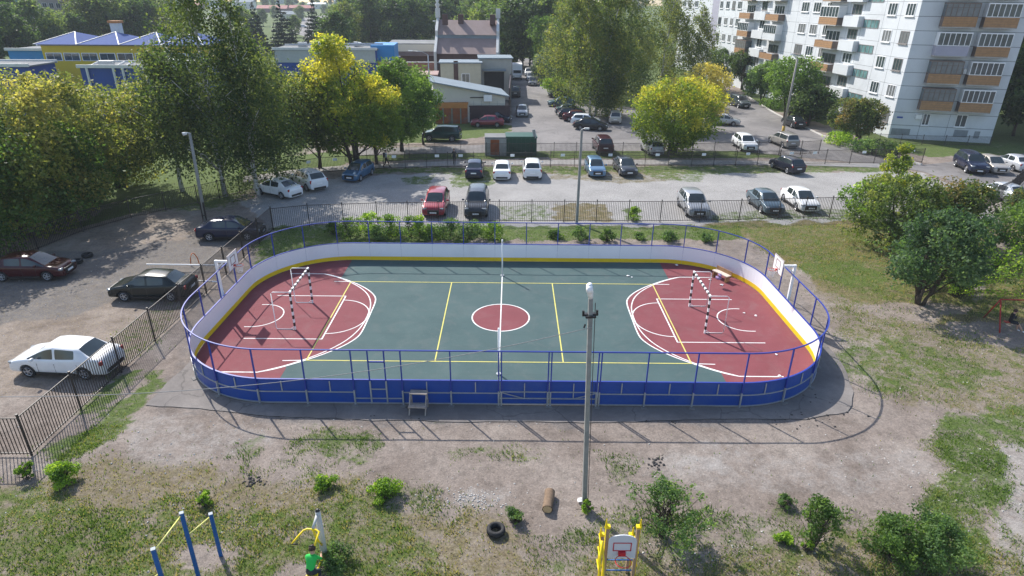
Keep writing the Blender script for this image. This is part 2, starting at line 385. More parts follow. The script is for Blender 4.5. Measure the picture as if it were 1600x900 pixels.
# --- asphalt yard and road
def asphalt(name, a, b, s=1.0):
    m = bpy.data.materials.new(name); t, p, o = nodes(m); pos = geo_pos(t)
    n1 = noise(t, .12*s, 5, .6, pos, .8); n2 = noise(t, 1.3*s, 6, .7, pos, .5); n3 = noise(t, 30, 3, .8, pos)
    c = ramp(t, n1, [(.35, a), (.6, b)]); c = mixc(t, .6, c, ramp(t, n2, [(.3, gray(.72)), (.7, gray(1.12))]), 'MULTIPLY')
    c = mixc(t, .5, c, ramp(t, n3, [(.3, gray(.7)), (.7, gray(1.2))]), 'MULTIPLY')
    v = t.nodes.new('ShaderNodeTexVoronoi'); v.feature = 'DISTANCE_TO_EDGE'; v.inputs['Scale'].default_value = .25
    wv = t.nodes.new('ShaderNodeVectorMath'); wv.operation = 'ADD'; nn = t.nodes.new('ShaderNodeTexNoise'); nn.inputs['Scale'].default_value = .8; nn.inputs['Detail'].default_value = 5
    t.links.new(pos, nn.inputs['Vector']); t.links.new(pos, wv.inputs[0]); t.links.new(nn.outputs['Color'], wv.inputs[1]); t.links.new(wv.outputs[0], v.inputs['Vector'])
    c = mixc(t, math_(t, 'MULTIPLY', math_(t, 'LESS_THAN', v.outputs['Distance'], .006), .35), c, (.05, .048, .045))
    t.links.new(c, p.inputs['Base Color']); p.inputs['Roughness'].default_value = .9; p.inputs['Specular IOR Level'].default_value = .2
    bump(t, p, n3, .4, .01); return m
ROADM = asphalt('asphalt_worn', (.16, .152, .15), (.25, .235, .228))
def sheet(name, poly, z, m, th=None):
    b = bmesh.new(); vs_ = [b.verts.new((p[0], p[1], z)) for p in poly]; f = b.faces.new(vs_); f.normal_update()
    if f.normal.z < 0: bmesh.ops.reverse_faces(b, faces=[f])
    bmesh.ops.triangulate(b, faces=b.faces[:]); me = bpy.data.meshes.new(name); b.to_mesh(me); b.free(); me.materials.append(m)
    return tag(link(name, me), kind='structure')
sheet('road', ROADPOLY, .006, ROADM)
PATHM = asphalt('path_asphalt', (.27, .255, .24), (.34, .325, .31), 2)
pa = [(380, 276), (470, 264), (560, 257), (700, 252), (860, 250), (1080, 250), (1250, 252), (1380, 256)]
pb = [(1380, 262), (1250, 258.5), (1080, 257), (860, 257), (700, 259), (560, 264), (470, 272), (380, 285)]
sheet('path', [g2(*p) for p in pa+pb], .012, PATHM)
# kerbs
KERB = mat('kerb', (.52, .5, .47), .8, .15, 3)
kb = MB()
for line in ([(1166, 150), (1212, 178), (1284, 212), (1340, 228), (1440, 258)], [(845, 97), (850, 130), (880, 162)], [(1005, 171), (1040, 190), (1060, 205)], [(1128, 140), (1112, 158)]):
    pts = [at(*p) for p in line]
    for a, b in zip(pts, pts[1:]): kb.bar(a+Vector((0, 0, .06)), b+Vector((0, 0, .06)), .16, .15)
tag(kb.build('kerb', KERB), kind='structure')
# asphalt pad round the rink : a worn slab edge
padm = asphalt('pad_asphalt', (.165, .15, .142), (.24, .218, .202), 2)
def rrect(hx, hy, r, cx=.3, cy=0, n=10):
    o = []
    for sx, sy, a0 in ((1, 1, 0), (-1, 1, 90), (-1, -1, 180), (1, -1, 270)):
        for k in range(n+1):
            a = R(a0+90*k/n); o.append((cx+sx*(hx-r)+r*math.cos(a), cy+sy*(hy-r)+r*math.sin(a)))
    return o
rs_ = random.Random(3)
pp = [g2(228, 633), g2(320, 540), (-15.6, 2), (-15.2, 7.4), (-12, 9.0), (0, 9.1), (12, 9.0), (15.5, 7.0), (16.3, 1), (16.2, -4), g2(1335, 612), g2(1325, 643), g2(1260, 655), g2(1130, 654), (4, -9.15), g2(700, 658), g2(600, 657), g2(420, 650), g2(330, 640)]
pp2 = []
for i in range(len(pp)):
    a = pp[i]; b = pp[(i+1) % len(pp)]; k = max(1, int(math.dist(a, b)/.5))
    for j in range(k): pp2.append((a[0]+(b[0]-a[0])*j/k+rs_.uniform(-.06, .06), a[1]+(b[1]-a[1])*j/k+rs_.uniform(-.06, .06)))
sheet('pavement', pp2, .008, padm)

# --- court surface
HX, HY, RC, CX = 14.75, 7.95, 5.0, .3
def court_mat(name, a, b):
    m = bpy.data.materials.new(name); t, p, o = nodes(m); pos = geo_pos(t)
    c = ramp(t, noise(t, .5, 5, .6, pos, .5), [(.3, a), (.7, b)])
    c = mixc(t, .7, c, ramp(t, noise(t, 60, 2, .9, pos), [(.25, gray(.72)), (.75, gray(1.25))]), 'MULTIPLY'); c = mixc(t, ramp(t, noise(t, .9, 6, .75, pos, .6), [(.5, gray(0)), (.75, gray(.22))]), c, (.2, .18, .17))
    sv = t.nodes.new('ShaderNodeSeparateXYZ'); t.links.new(pos, sv.inputs[0]); c = mixc(t, math_(t, 'MULTIPLY', math_(t, 'LESS_THAN', math_(t, 'ABSOLUTE', math_(t, 'SUBTRACT', math_(t, 'FRACT', math_(t, 'MULTIPLY', sv.outputs[1], .8)), .5)), .006), .25), c, (.03, .03, .03))
    v = t.nodes.new('ShaderNodeTexVoronoi'); v.inputs['Scale'].default_value = 5; t.links.new(pos, v.inputs['Vector'])
    c = mixc(t, math_(t, 'MULTIPLY', math_(t, 'LESS_THAN', v.outputs['Distance'], .06), .35), c, (.4, .38, .36))
    t.links.new(c, p.inputs['Base Color']); p.inputs['Roughness'].default_value = .85; p.inputs['Specular IOR Level'].default_value = .25
    bump(t, p, noise(t, 80, 2, .8, pos), .5, .008); return m
CG = court_mat('court_green', (.052, .092, .094), (.068, .112, .112)); CRD = court_mat('court_red', (.178, .048, .056), (.215, .060, .070))
sheet('court_floor', rrect(HX-.02, HY-.02, RC), .016, CG)
arcO = [(12.9, 5.62), (10.9, 5.62), (10.2, 5.35), (9.1, 4.6), (8.3, 3.95), (7.6, 3.2), (7.15, 2.45), (7.0, 1.8), (7.0, 0)]
def smooth(pts, it=2):
    for _ in range(it):
        o = [pts[0]]
        for a, b in zip(pts, pts[1:]): o += [(a[0]*.75+b[0]*.25, a[1]*.75+b[1]*.25), (a[0]*.25+b[0]*.75, a[1]*.25+b[1]*.75)]
        o.append(pts[-1]); pts = o
    return pts
halfO = smooth(arcO[1:], 2)
fullO = [arcO[0]]+halfO+[(x, -y) for x, y in halfO[::-1][1:]]+[(arcO[0][0], -arcO[0][1])]
arcI = smooth([(10.9, 5.62), (9.9, 5.1), (9.0, 4.4), (8.2, 3.6), (7.6, 2.7), (7.25, 1.7), (7.12, .8), (7.1, 0)], 2)
fullI = arcI+[(x, -y) for x, y in arcI[::-1][1:]]
SXL, SXR = -1, 1
for sx in (-1, 1):
    inner = [(x, y) for x, y in fullO if x < 9.9]
    # red end: rounded rink end beyond |x|=9.9 joined with the D inside the line
    end = [(CX+sx*abs(x-CX), y) for x, y in rrect(HX-.03, HY-.03, RC) if x > 10.2]
    end = [p for p in end]
    end.sort(key=lambda p: math.atan2(p[1], (p[0]*sx)-8))
    xb = 9.72 if sx < 0 else 10.15
    poly = [(sx*xb, -(HY-.03))]+end+[(sx*xb, HY-.03), (sx*xb, 5.3)]+[(sx*x, y) for x, y in inner]+[(sx*xb, -5.3)]
    sheet('court_floor', poly, .020, CRD)
sheet('court_floor', [(1.5*math.cos(2*PI*k/48), .03+1.55*math.sin(2*PI*k/48)) for k in range(48)], .020, CRD)
def strip(pts, w, z, mb):
    L = []; Rr = []
    for i, p in enumerate(pts):
        a = Vector(pts[max(i-1, 0)]); b = Vector(pts[min(i+1, len(pts)-1)]); d = (b-a).normalized(); n = Vector((-d.y, d.x))*w/2
        L.append((p[0]+n.x, p[1]+n.y, z)); Rr.append((p[0]-n.x, p[1]-n.y, z))
    V = L+Rr; k = len(pts); mb.add(V, [(i+k, i+1+k, i+1, i) for i in range(k-1)])
LW = mat('line_white', (.74, .74, .72), .8, .12, 4, dirt=((.4, .36, .34), .4)); LY = mat('line_yellow', (.60, .55, .14), .8, .12, 4, dirt=((.3, .3, .2), .4))
mw = MB(); my = MB()
for sx in (-1, 1):
    s_ = lambda pts: [(sx*x, y) for x, y in pts]
    strip(s_(fullO), .07, .0240, mw); strip(s_(fullI), .06, .0245, mw)
    strip(s_([(13.1 if sx > 0 else 12.7, 2.47), (8.83, 2.47)]), .06, .0250, mw); strip(s_([(13.2 if sx > 0 else 12.7, -2.52), (8.83, -2.52)]), .06, .0250, mw)
    strip(s_([(8.83, 2.5), (8.83, -2.55)]), .07, .0255, mw)
    strip(s_([(8.8-1.75*math.cos(a), 1.95*math.sin(a)) for a in np.linspace(-PI/2, PI/2, 30)]), .06, .0240, mw)
    strip(s_([(13.15, 1.28)]+[(12.9-1.3*math.cos(a), 1.3*math.sin(a)) for a in np.linspace(PI/2, -PI/2, 26)]+[(13.15, -1.3)]), .06, .0240, mw)
    strip(s_([(9.0, -4.55), (10.1, -4.6)]), .06, .0255, mw); strip(s_([(9.0, 4.5), (10.0, 4.5)]), .06, .0255, mw)
    strip(s_([(9.0, -4.55), (9.0, 4.5)]), .06, .0260, my); strip(s_([(3.0, -4.55), (3.0, 4.5)]), .06, .0260, my)
strip([(1.52*math.cos(a), .03+1.57*math.sin(a)) for a in np.linspace(0, 2*PI, 60)], .07, .0240, mw)
strip([(0, -7.8), (0, 7.8)], .06, .0250, mw)
strip([(-9, -4.55), (9, -4.55)], .06, .0265, my); strip([(-9, 4.5), (9, 4.5)], .06, .0265, my)
tag(mw.build('court_markings', LW), kind='structure'); tag(my.build('court_markings', LY), kind='structure')

# ------------------------------------------------------------------ rink barrier
def perimeter():
    """closed path sampled densely, starts at front gate post (0.1,-HY), counter-clockwise; returns list of (pos, outward normal)"""
    o = []
    def line(a, b, n):
        for i in range(n): 
            t_ = i/n; o.append((Vector((a[0]+(b[0]-a[0])*t_, a[1]+(b[1]-a[1])*t_)), nrm))
    xl, xr = CX-HX+RC, CX+HX-RC
    nrm = Vector((0, -1)); line((xl, -HY), (xr, -HY), 200)
    def arc(cx, cy, a0):
        for i in range(80):
            a = R(a0+90*i/80); o.append((Vector((cx+RC*math.cos(a), cy+RC*math.sin(a))), Vector((math.cos(a), math.sin(a)))))
    arc(xr, -HY+RC, -90); nrm = Vector((1, 0)); line((xr+RC, -HY+RC), (xr+RC, HY-RC), 60)
    arc(xr, HY-RC, 0); nrm = Vector((0, 1)); line((xr, HY), (xl, HY), 200)
    arc(xl, HY-RC, 90); nrm = Vector((-1, 0)); line((xl-RC, HY-RC), (xl-RC, -HY+RC), 60)
    arc(xl, -HY+RC, 180)
    return o
PER = perimeter(); NP = len(PER)
cum = [0]
for i in range(NP): cum.append(cum[-1]+(PER[(i+1) % NP][0]-PER[i][0]).length)
TOT = cum[-1]
def pat(s):
    s %= TOT; i = int(np.searchsorted(cum, s, 'right'))-1; i = min(i, NP-1); f = (s-cum[i])/(cum[i+1]-cum[i])
    p = PER[i][0].lerp(PER[(i+1) % NP][0], f); n = PER[i][1].lerp(PER[(i+1) % NP][1], f).normalized(); return p, n
s0 = 0.1-(CX-HX+RC)            # arclength of the centre gate post
rink = empty('sports_rink', (0, 0, 0), 0, 'rounded rink barrier, boards blue outside and white inside, with blue posts around the ball court', 'rink')
BH, FH = 1.17, 2.59
def ring_strip(mb, sa, sb, off0, off1, z0, z1, m=0, n=None):
    n = n or max(1, int((sb-sa)/.25)); V = []
    for i in range(n+1):
        p, q = pat(sa+(sb-sa)*i/n)
        for of, z in ((off0, z0), (off1, z0), (off1, z1), (off0, z1)): V.append((p.x+q.x*of, p.y+q.y*of, z))
    Fs = []
    for i in range(n):
        for k in range(4): Fs.append((i*4+k, (i+1)*4+k, (i+1)*4+(k+1) % 4, i*4+(k+1) % 4))
    Fs += [(3, 2, 1, 0), tuple(n*4+k for k in range(4))]
    mb.add(V, Fs, m)
posts = [s0-8.0, s0-6.02, s0-4.02, s0-2.02, s0, s0+2.03, s0+4.05, s0+6.0, s0+8.0]
rest = TOT-16.0; kN = round(rest/2.0)
posts += [s0+8.0+rest*i/kN for i in range(1, kN)]
posts = sorted(p % TOT for p in posts); npst = len(posts)
for i in range(npst):
    a = posts[i]; b = posts[(i+1) % npst]
    if b <= a: b += TOT
    gatebay = abs(((a-s0+TOT/2) % TOT)-TOT/2) < .3 or abs(((a-s0-2.03+TOT/2) % TOT)-TOT/2) < .3
    doorbay = abs(((a-(s0-6.02)+TOT/2) % TOT)-TOT/2) < .3
    mb = MB(); ring_strip(mb, a+.009, b-.009, 0, .02, .04, BH, 0); ring_strip(mb, a+.005, b-.005, -.012, -.001, .28, BH, 1); ring_strip(mb, a+.005, b-.005, -.018, -.001, .03, .275, 2)
    nm = 'gate' if gatebay else ('door' if doorbay else 'board_panel')
    bo = mb.build(nm, [BLUE, WHITEB, YEL], rink)
    mr = MB()
    if gatebay:
        ring_strip(mr, a, b, .021, .065, .66, .70); ring_strip(mr, a, b, .021, .065, .34, .38); ring_strip(mr, a, b, .021, .06, .06, .10)
        mid = (a+b)/2; p, q = pat(mid); mr.bar((p.x+q.x*.05, p.y+q.y*.05, .36), (p.x+q.x*.05, p.y+q.y*.05, 1.1), .04, .04)
        left = abs(((a-s0+TOT/2) % TOT)-TOT/2) < .3
        p1, _ = pat(a if left else b); p2, _ = pat(mid); q = _
        mr.bar((p1.x+q.x*.085, p1.y+q.y*.085, .68), (p2.x+q.x*.085, p2.y+q.y*.085, .38), .03, .03)
    elif doorbay:
        for ss in (.68, 1.34):
            p, q = pat(a+ss); mr.bar((p.x+q.x*.05, p.y+q.y*.05, .05), (p.x+q.x*.05, p.y+q.y*.05, 1.16), .06, .05)
        ring_strip(mr, a+.7, a+1.32, .03, .07, .74, .78); ring_strip(mr, a, b, .021, .06, .28, .32); ring_strip(mr, a, b, .021, .06, .05, .09)
    else:
        ring_strip(mr, a, b, .021, .06, .58, .62); ring_strip(mr, a, b, .021, .06, .05, .09)
        p, q = pat((a+b)/2); mr.bar((p.x+q.x*.04, p.y+q.y*.04, .62), (p.x+q.x*.04, p.y+q.y*.04, 1.12), .04, .04)
    mr.build('stiffening_rail', GALV, bo)
    p, q = pat(a); c = Vector((p.x+q.x*.07, p.y+q.y*.07, 0)); rz = math.atan2(q.y, q.x)
    pm = MB(); dbl = gatebay or abs(((a-(s0+4.05)+TOT/2) % TOT)-TOT/2) < .3
    for dx in ((-.06, .06) if dbl else (0,)):
        off = Matrix.Rotation(rz+PI/2, 3, 'Z')@Vector((dx, 0, 0))
        pm.box(c+off+Vector((0, 0, .36)), (.07, .06, .72), rz, 1); pm.box(c+off+Vector((-.0, 0, (.72+FH)/2)), (.055, .05, FH-.72), rz, 0)
    pm.box(c+Vector((q.x*.10, q.y*.10, .01)), (rs_.uniform(.14, .2), rs_.uniform(.18, .34), .05), rz+rs_.uniform(-.4, .4), 2)
    pm.build('fence_post', [BLUEP, GALV, mat('pad_concrete', (.2, .19, .18), .9, .3, 4)], rink)
tr = MB(); ring_strip(tr, 0, TOT, .045, .095, FH, FH+.045, n=330); tr.build('top_rail', BLUEP, rink)
tr = MB(); ring_strip(tr, 0, TOT, -.022, .05, BH, BH+.035, n=330); tr.build('board_cap', BLUEP, rink)
# inner door frame above the boards
dm = MB()
for ss in (.68, 1.34):
    p, q = pat(s0-6.02+ss); dm.box((p.x, p.y-.07, (BH+FH)/2), (.05, .05, FH-BH))
pa1, _ = pat(s0-6.02+.68); pb1, _ = pat(s0-6.02+1.34); dm.bar((pa1.x, pa1.y-.07, 2.08), (pb1.x, pb1.y-.07, 2.08), .05, .06)
dm.build('door_frame', BLUEP, rink)
for xx in (-3.6,): pass

# --- volleyball posts, with light net cord
for y, lb in ((-5.6, 'white volleyball post on the near half of the centre line'), (5.6, 'white volleyball post on the far half of the centre line')):
    r = empty('volleyball_post', (0, y, .02), 0, lb, 'post', 'volleyball posts on the centre line')
    MB().tube([(0, 0, 0), (0, 0, 2.35)], .045, 10).build('pole', WPAINT, r, True)
    MB().tube([(0, 0, 0), (0, 0, .04)], .12, 12).build('base_flange', GALV, r); MB().box((0, .05 if y < 0 else -.05, 2.2), (.05, .08, .12)).build('winch_hook', GALV, r)

# --- goals
def goal(sx, lb):
    r = empty('handball_goal', (sx*10.45, 0, .02), 0, lb, 'goal', 'striped goals')
    for y in (-1.55, 1.55):
        mb = MB(); n = 10
        for k in range(n): mb.box((0, y, 2.05*(k+.5)/n), (.085, .085, 2.05/n-.001), 0, k % 2)
        mb.build('goal_post', [WPAINT, BLK], r)
    mb = MB(); n = 15
    for k in range(n): mb.box((0, -1.6+3.2*(k+.5)/n, 2.09), (.085, 3.2/n-.001, .085), 0, k % 2)
    mb.build('crossbar', [WPAINT, BLK], r)
    for y in (-1.55, 1.55):
        d = .95*sx
        MB().tube([(0, y, 2.09), (d*.9, y, 2.09), (d, y, 2.02), (d, y, .08), (d*.92, y, .02), (0, y, .02)], .02, 6).build('side_frame', WPAINT, r, True)
        MB().bar((0, y, .22), (.2*sx, y, .04), .03, .03).build('corner_brace', WPAINT, r)
goal(-1, 'black and white striped goal at the left end of the court'); goal(1, 'black and white striped goal at the right end of the court')

# --- basketball stands
def bball(x, y, sx, lb):
    r = empty('basketball_stand', (x, y, 0), 0, lb, 'basketball hoop', 'basketball stands'); r.scale = (.9, .9, .9)
    MB().bar((0, 0, 0), (0, 0, 3.35), .14, .14).build('pole', WPAINT, r)
    L = .95
    am = MB(); am.bar((sx*.07, 0, 3.28), (-sx*L, 0, 3.28), .12, .12); am.bar((0, 0, 2.85), (-sx*.45, 0, 3.24), .07, .07); am.build('arm', WPAINT, r)
    b = MB(); b.box((-sx*(L+.03), 0, 3.35), (.03, 1.3, .95), 0, 0)
    f = -sx*(L+.05)
    for (cy, cz, w, h) in ((0, 3.62, .62, .04), (0, 3.16, .62, .04), (-.29, 3.39, .04, .5), (.29, 3.39, .04, .5), (0, 3.82, 1.35, .025), (0, 2.89, 1.35, .025), (-.66, 3.35, .025, .95), (.66, 3.35, .025, .95)): b.box((f, cy, cz), (.012, w, h), 0, 1)
    b.build('backboard', [WPAINT, mat('board_line', (.25, .12, .12), .5, .1)], r)
    hx = -sx*(L+.35)
    ring = [(hx+.225*math.cos(2*PI*k/20), .225*math.sin(2*PI*k/20), 3.05) for k in range(21)]
    h = MB().tube(ring, .014, 6, 0, False); h.box((-sx*(L+.1), 0, 3.05), (.1, .12, .1)); h.build('hoop_rim', mat('rim_red', (.55, .05, .04), .4, .1), r, True)
    n = MB()
    for k in range(12):
        a = 2*PI*k/12; b2 = a+.35
        for q in (b2, a-.35): n.tube([(hx+.22*math.cos(a), .22*math.sin(a), 3.04), (hx+.17*math.cos((a+q)/2), .17*math.sin((a+q)/2), 2.85), (hx+.13*math.cos(q), .13*math.sin(q), 2.62)], .008, 4)
    n.build('hoop_net', WPAINT, r)
pR = at(1233, 412, 3.3); pL = at(340, 405, 3.3)
bball(15.32, .45, 1, 'white basketball stand reaching over the right end of the rink')
bball(-14.76, .35, -1, 'white basketball stand reaching over the left end of the rink')

# ------------------------------------------------------------------ picket fences
def fence(name, pts, h, step, label, group=None, m=BROWNM, r=.011, pitch=.13, sag=0, plates=False):
    """pts: world xy polyline; one thing: posts and panels"""
    root = empty(name, (pts[0][0], pts[0][1], 0), 0, label, 'fence', group)
    ox, oy = pts[0]
    for a, b in zip(pts, pts[1:]):
        L = math.dist(a, b); n = max(1, round(L/step)); d = Vector(((b[0]-a[0])/L, (b[1]-a[1])/L, 0)); rz = math.atan2(d.y, d.x)
        for i in range(n):
            p = Vector((a[0]-ox, a[1]-oy, 0))+d*(L*i/n); q = p+d*(L/n)
            pm = MB(); pm.box(p+Vector((0, 0, h/2+.03)), (.06, .06, h+.06), rz); pm.box(p+Vector((0, 0, h+.08)), (.08, .08, .03), rz)
            pm.build('post', m, root)
            mb = MB()
            for z in (.12, h-.04): mb.bar(p+Vector((0, 0, z)), q+Vector((0, 0, z)), .03, .035)
            k = int((L/n)/pitch)
            for j in range(1, k): 
                c = p+d*((L/n)*j/k); mb.bar(c+Vector((0, 0, .05)), c+Vector((0, 0, h-.02)), r*2, r*2, up=(d.x, d.y, 0))
            mb.build('picket_panel', m, root)
            if plates and i % 2 == 0:
                c = (p+q)/2+Vector((d.y*.02, -d.x*.02, 0)); MB().box(c+Vector((0, -.03, h-.28)), (.42, .01, .26), rz).build('white_plate', WPAINT, root)
        if (a, b) == (pts[-2], pts[-1]):
            p = Vector((b[0]-ox, b[1]-oy, 0)); pm = MB(); pm.box(p+Vector((0, 0, h/2+.03)), (.06, .06, h+.06), rz); pm.build('post', m, root)
    return root
fence('picket_fence', [g2(-150, 712), g2(50, 712)], 1.7, 2.6, 'short black picket fence run leaving the frame at left near the small bushes')
fence('picket_fence', [g2(50, 712), (-16.85, 0), g2(427.5, 360)], 1.75, 2.55, 'black picket fence between the left car yard and the rink, casting a striped shadow')
fence('picket_fence', [g2(427.5, 360), g2(484, 354), g2(590, 350), g2(780, 347), g2(1031, 347), g2(1154, 345), g2(1215, 342), g2(1335, 339), g2(1420, 336), g2(1530, 330)], 1.68, 2.55, 'long black picket fence between the gravel parking and the weeds behind the rink')
fence('picket_fence', [g2(1530, 330), g2(1572, 312), g2(1600, 283), g2(1640, 250)], 1.7, 2.5, 'black picket fence turning away beside the silver sedan behind the leafy bushes at right')
fence('picket_fence', [g2(400, 288), g2(500, 270), g2(600, 264), g2(700, 262), g2(860, 261), g2(1080, 260), g2(1250, 257), g2(1440, 254)], 1.5, 2.5, 'black picket fence with small white plates on the parking side of the footpath', plates=True)
fence('picket_fence', [g2(540, 252), g2(640, 248), g2(760, 246), g2(900, 245), g2(1080, 245), g2(1250, 242), g2(1279, 240)], 1.5, 2.5, 'black picket fence along the far side of the footpath below the asphalt yard')
fence('picket_fence', [g2(-60, 425), g2(60, 390), g2(130, 362), g2(205, 341), g2(310, 318), g2(375, 302), g2(400, 288)], 1.5, 2.5, 'black picket fence under the leafy trees at the edge of the left yard')
fence('picket_fence', [g2(1340, 222), g2(1440, 226), g2(1546, 228)], 1.1, 2.5, 'low black picket fence along the grey end wall of the apartment block')
LOWF = mat('low_fence_cream', (.55, .52, .38), .7, .15)
fence('low_fence', [g2(1290, 222), g2(1340, 236), g2(1390, 246)], .5, 1.4, 'low cream fence round the flower bed beside the apartment block', m=LOWF, pitch=.25, r=.02)

# ------------------------------------------------------------------ cars
def car_proto(kind):
    """returns dict of part meshes; car faces +x, origin at ground centre"""
    S = {}
    if kind == 'sedan':
        L, W, H, wb, wr = 4.4, 1.72, 1.47, 2.55, .31; zb = .2
        st = [(-2.2, .55, 0, .80), (-2.17, .78, 0, .88), (-2.1, .94, 0, .93), (-1.92, 1.0, 0, .96), (-1.6, 1.01, 0, .99), (-1.12, .95, 1, 1), (-.98, .95, 1, 1), (-.08, .91, 1, 1), (0, .91, 1, 1), (.42, .91, 1, 1), (1.24, .90, 0, 1), (1.6, .86, 0, .98), (1.95, .78, 0, .96), (2.13, .66, 0, .91), (2.2, .48, 0, .84)]
        RO = {5: 1.40, 6: 1.43, 7: 1.48, 8: 1.48, 9: 1.43}
    elif kind == 'hatch':
        L, W, H, wb, wr = 3.95, 1.68, 1.5, 2.45, .30; zb = .2
        st = [(-1.98, .5, 0, .82), (-1.97, .78, 0, .88), (-1.93, .95, 0, .93), (-1.86, 1.0, 0, .96), (-1.8, 1.0, 0, .97), (-1.5, .99, 1, .99), (-1.3, .98, 1, 1), (-.35, .96, 1, 1), (-.27, .96, 1, 1), (.35, .95, 1, 1), (1.05, .92, 0, 1), (1.45, .86, 0, .98), (1.78, .78, 0, .95), (1.92, .64, 0, .91), (1.98, .48, 0, .85)]
        RO = {5: 1.43, 6: 1.47, 7: 1.5, 8: 1.5, 9: 1.46}
    elif kind == 'crossover':
        L, W, H, wb, wr = 4.35, 1.82, 1.62, 2.62, .35; zb = .26
        st = [(-2.17, .6, 0, .82), (-2.16, .85, 0, .88), (-2.12, 1.04, 0, .93), (-2.05, 1.1, 0, .96), (-2.0, 1.1, 0, .97), (-1.6, 1.08, 1, .99), (-1.25, 1.07, 1, 1), (-.35, 1.04, 1, 1), (-.27, 1.04, 1, 1), (.45, 1.02, 1, 1), (1.12, 1.0, 0, 1), (1.6, .95, 0, .98), (1.98, .86, 0, .96), (2.12, .7, 0, .92), (2.17, .5, 0, .86)]
        RO = {5: 1.55, 6: 1.6, 7: 1.63, 8: 1.63, 9: 1.58}
    elif kind == 'suv':
        L, W, H, wb, wr = 4.6, 1.86, 1.78, 2.72, .38; zb = .32
        st = [(-2.3, .6, 0, .86), (-2.3, .9, 0, .91), (-2.27, 1.12, 0, .95), (-2.25, 1.18, 0, .97), (-2.22, 1.19, 0, .97), (-2.0, 1.17, 1, .99), (-1.35, 1.15, 1, 1), (-.4, 1.13, 1, 1), (-.32, 1.13, 1, 1), (.5, 1.12, 1, 1), (1.05, 1.1, 0, 1), (1.65, 1.06, 0, .98), (2.1, .95, 0, .93), (2.25, .76, 0, .88), (2.3, .55, 0, .82)]
        RO = {5: 1.73, 6: 1.77, 7: 1.79, 8: 1.79, 9: 1.74}
    elif kind == 'wagon':
        L, W, H, wb, wr = 4.45, 1.74, 1.6, 2.85, .31; zb = .22
        st = [(-2.22, .5, 0, .84), (-2.22, .8, 0, .9), (-2.19, 1.0, 0, .94), (-2.16, 1.04, 0, .96), (-2.13, 1.04, 0, .97), (-1.9, 1.02, 1, .99), (-1.25, 1.0, 1, 1), (-.35, .98, 1, 1), (-.27, .98, 1, 1), (.5, .97, 1, 1), (1.2, .93, 0, 1), (1.65, .87, 0, .98), (2.0, .77, 0, .93), (2.15, .62, 0, .86), (2.22, .48, 0, .77)]
        RO = {5: 1.55, 6: 1.59, 7: 1.61, 8: 1.61, 9: 1.54}
    w = W/2; V = []; prof = []
    for i, (x, d, c, wf) in enumerate(st):
        ww = w*wf; r_ = RO.get(i, d)
        pts = [(0, zb), (ww*.88, zb), (ww*.98, zb+.1), (ww, zb+(d-zb)*.45), (ww*.985, zb+(d-zb)*.8), (ww*.95, d-.02)]
        if c: 
            wt = ww*.74
            pts += [(ww*.91, d+.03), (wt+.01, r_-.08), (wt*.86, r_-.005), (0, r_+.04)]
        else: pts += [(ww*.88, d+.005), (ww*.83, d+.015), (ww*.74, d+.025), (0, d+.035)]
        prof.append(pts)
    bm = bmesh.new(); n = len(st); rings = []
    for i, pts in enumerate(prof):
        x = st[i][0]; ring = []
        for (y, z) in pts: ring.append(bm.verts.new((x, y, z)))
        for (y, z) in pts[-2:0:-1]: ring.append(bm.verts.new((x, -y, z)))
        rings.append(ring)
    k = len(rings[0]); np_ = len(prof[0])
    def mi(i, j):
        jj = j if j < np_-1 else (k-1-j)      # mirrored row index: face j spans points j..j+1
        if i in (6, 8, 9) and jj == 6: return 1
        if i == 5 and jj == 6 and kind in ('suv', 'wagon', 'crossover', 'hatch'): return 1
        if jj == 8 and i in (4, 9): return 1
        if jj == 0: return 2
        return 0
    for i in range(n-1):
        for j in range(k):
            f = bm.faces.new((rings[i][j], rings[i+1][j], rings[i+1][(j+1) % k], rings[i][(j+1) % k])); f.material_index = mi(i, j); f.smooth = True
    f = bm.faces.new(rings[0]); f = bm.faces.new(rings[-1][::-1])
    bmesh.ops.recalc_face_normals(bm, faces=bm.faces)
    cr = bm.edges.layers.float.new('crease_edge')
    for e in bm.edges:
        ms = {f.material_index for f in e.link_faces}
        if 1 in ms and len(ms) > 1: e[cr] = .55
    cv = bm.verts.layers.float.new('crease_vert')
    for v in bm.verts:
        gl = [f for f in v.link_faces if f.material_index == 1]
        if gl and len(gl) < len(v.link_faces) and len([e for e in v.link_edges if e[cr] > .5]) == 2 and len(gl) in (1, 3): v[cv] = .5
    me = bpy.data.meshes.new('b'); bm.to_mesh(me); bm.free()
    for mm in (WPAINT, GLASS, BLK): me.materials.append(mm)
    ob = bpy.data.objects.new('tmp', me); COL.objects.link(ob)
    ss = ob.modifiers.new('s', 'SUBSURF'); ss.levels = 2; ss.render_levels = 2
    cut = []
    for sx in (-1, 1):
        for sy in (-1, 1):
            cm = MB(); cm.tube([(sx*wb/2, sy*(w-.24), wr), (sx*wb/2, sy*(w+.3), wr)], wr+.055, 24, 2)
            co = cm.build('cut', [WPAINT, GLASS, BLK]); co.data.polygons.foreach_set('material_index', [2]*len(co.data.polygons)); cut.append(co)
            bo = ob.modifiers.new('w', 'BOOLEAN'); bo.object = co; bo.operation = 'DIFFERENCE'; bo.solver = 'EXACT'
    dg = bpy.context.evaluated_depsgraph_get(); ev = ob.evaluated_get(dg); fin = bpy.data.meshes.new_from_object(ev)
    bpy.data.objects.remove(ob)
    for c in cut: bpy.data.objects.remove(c)
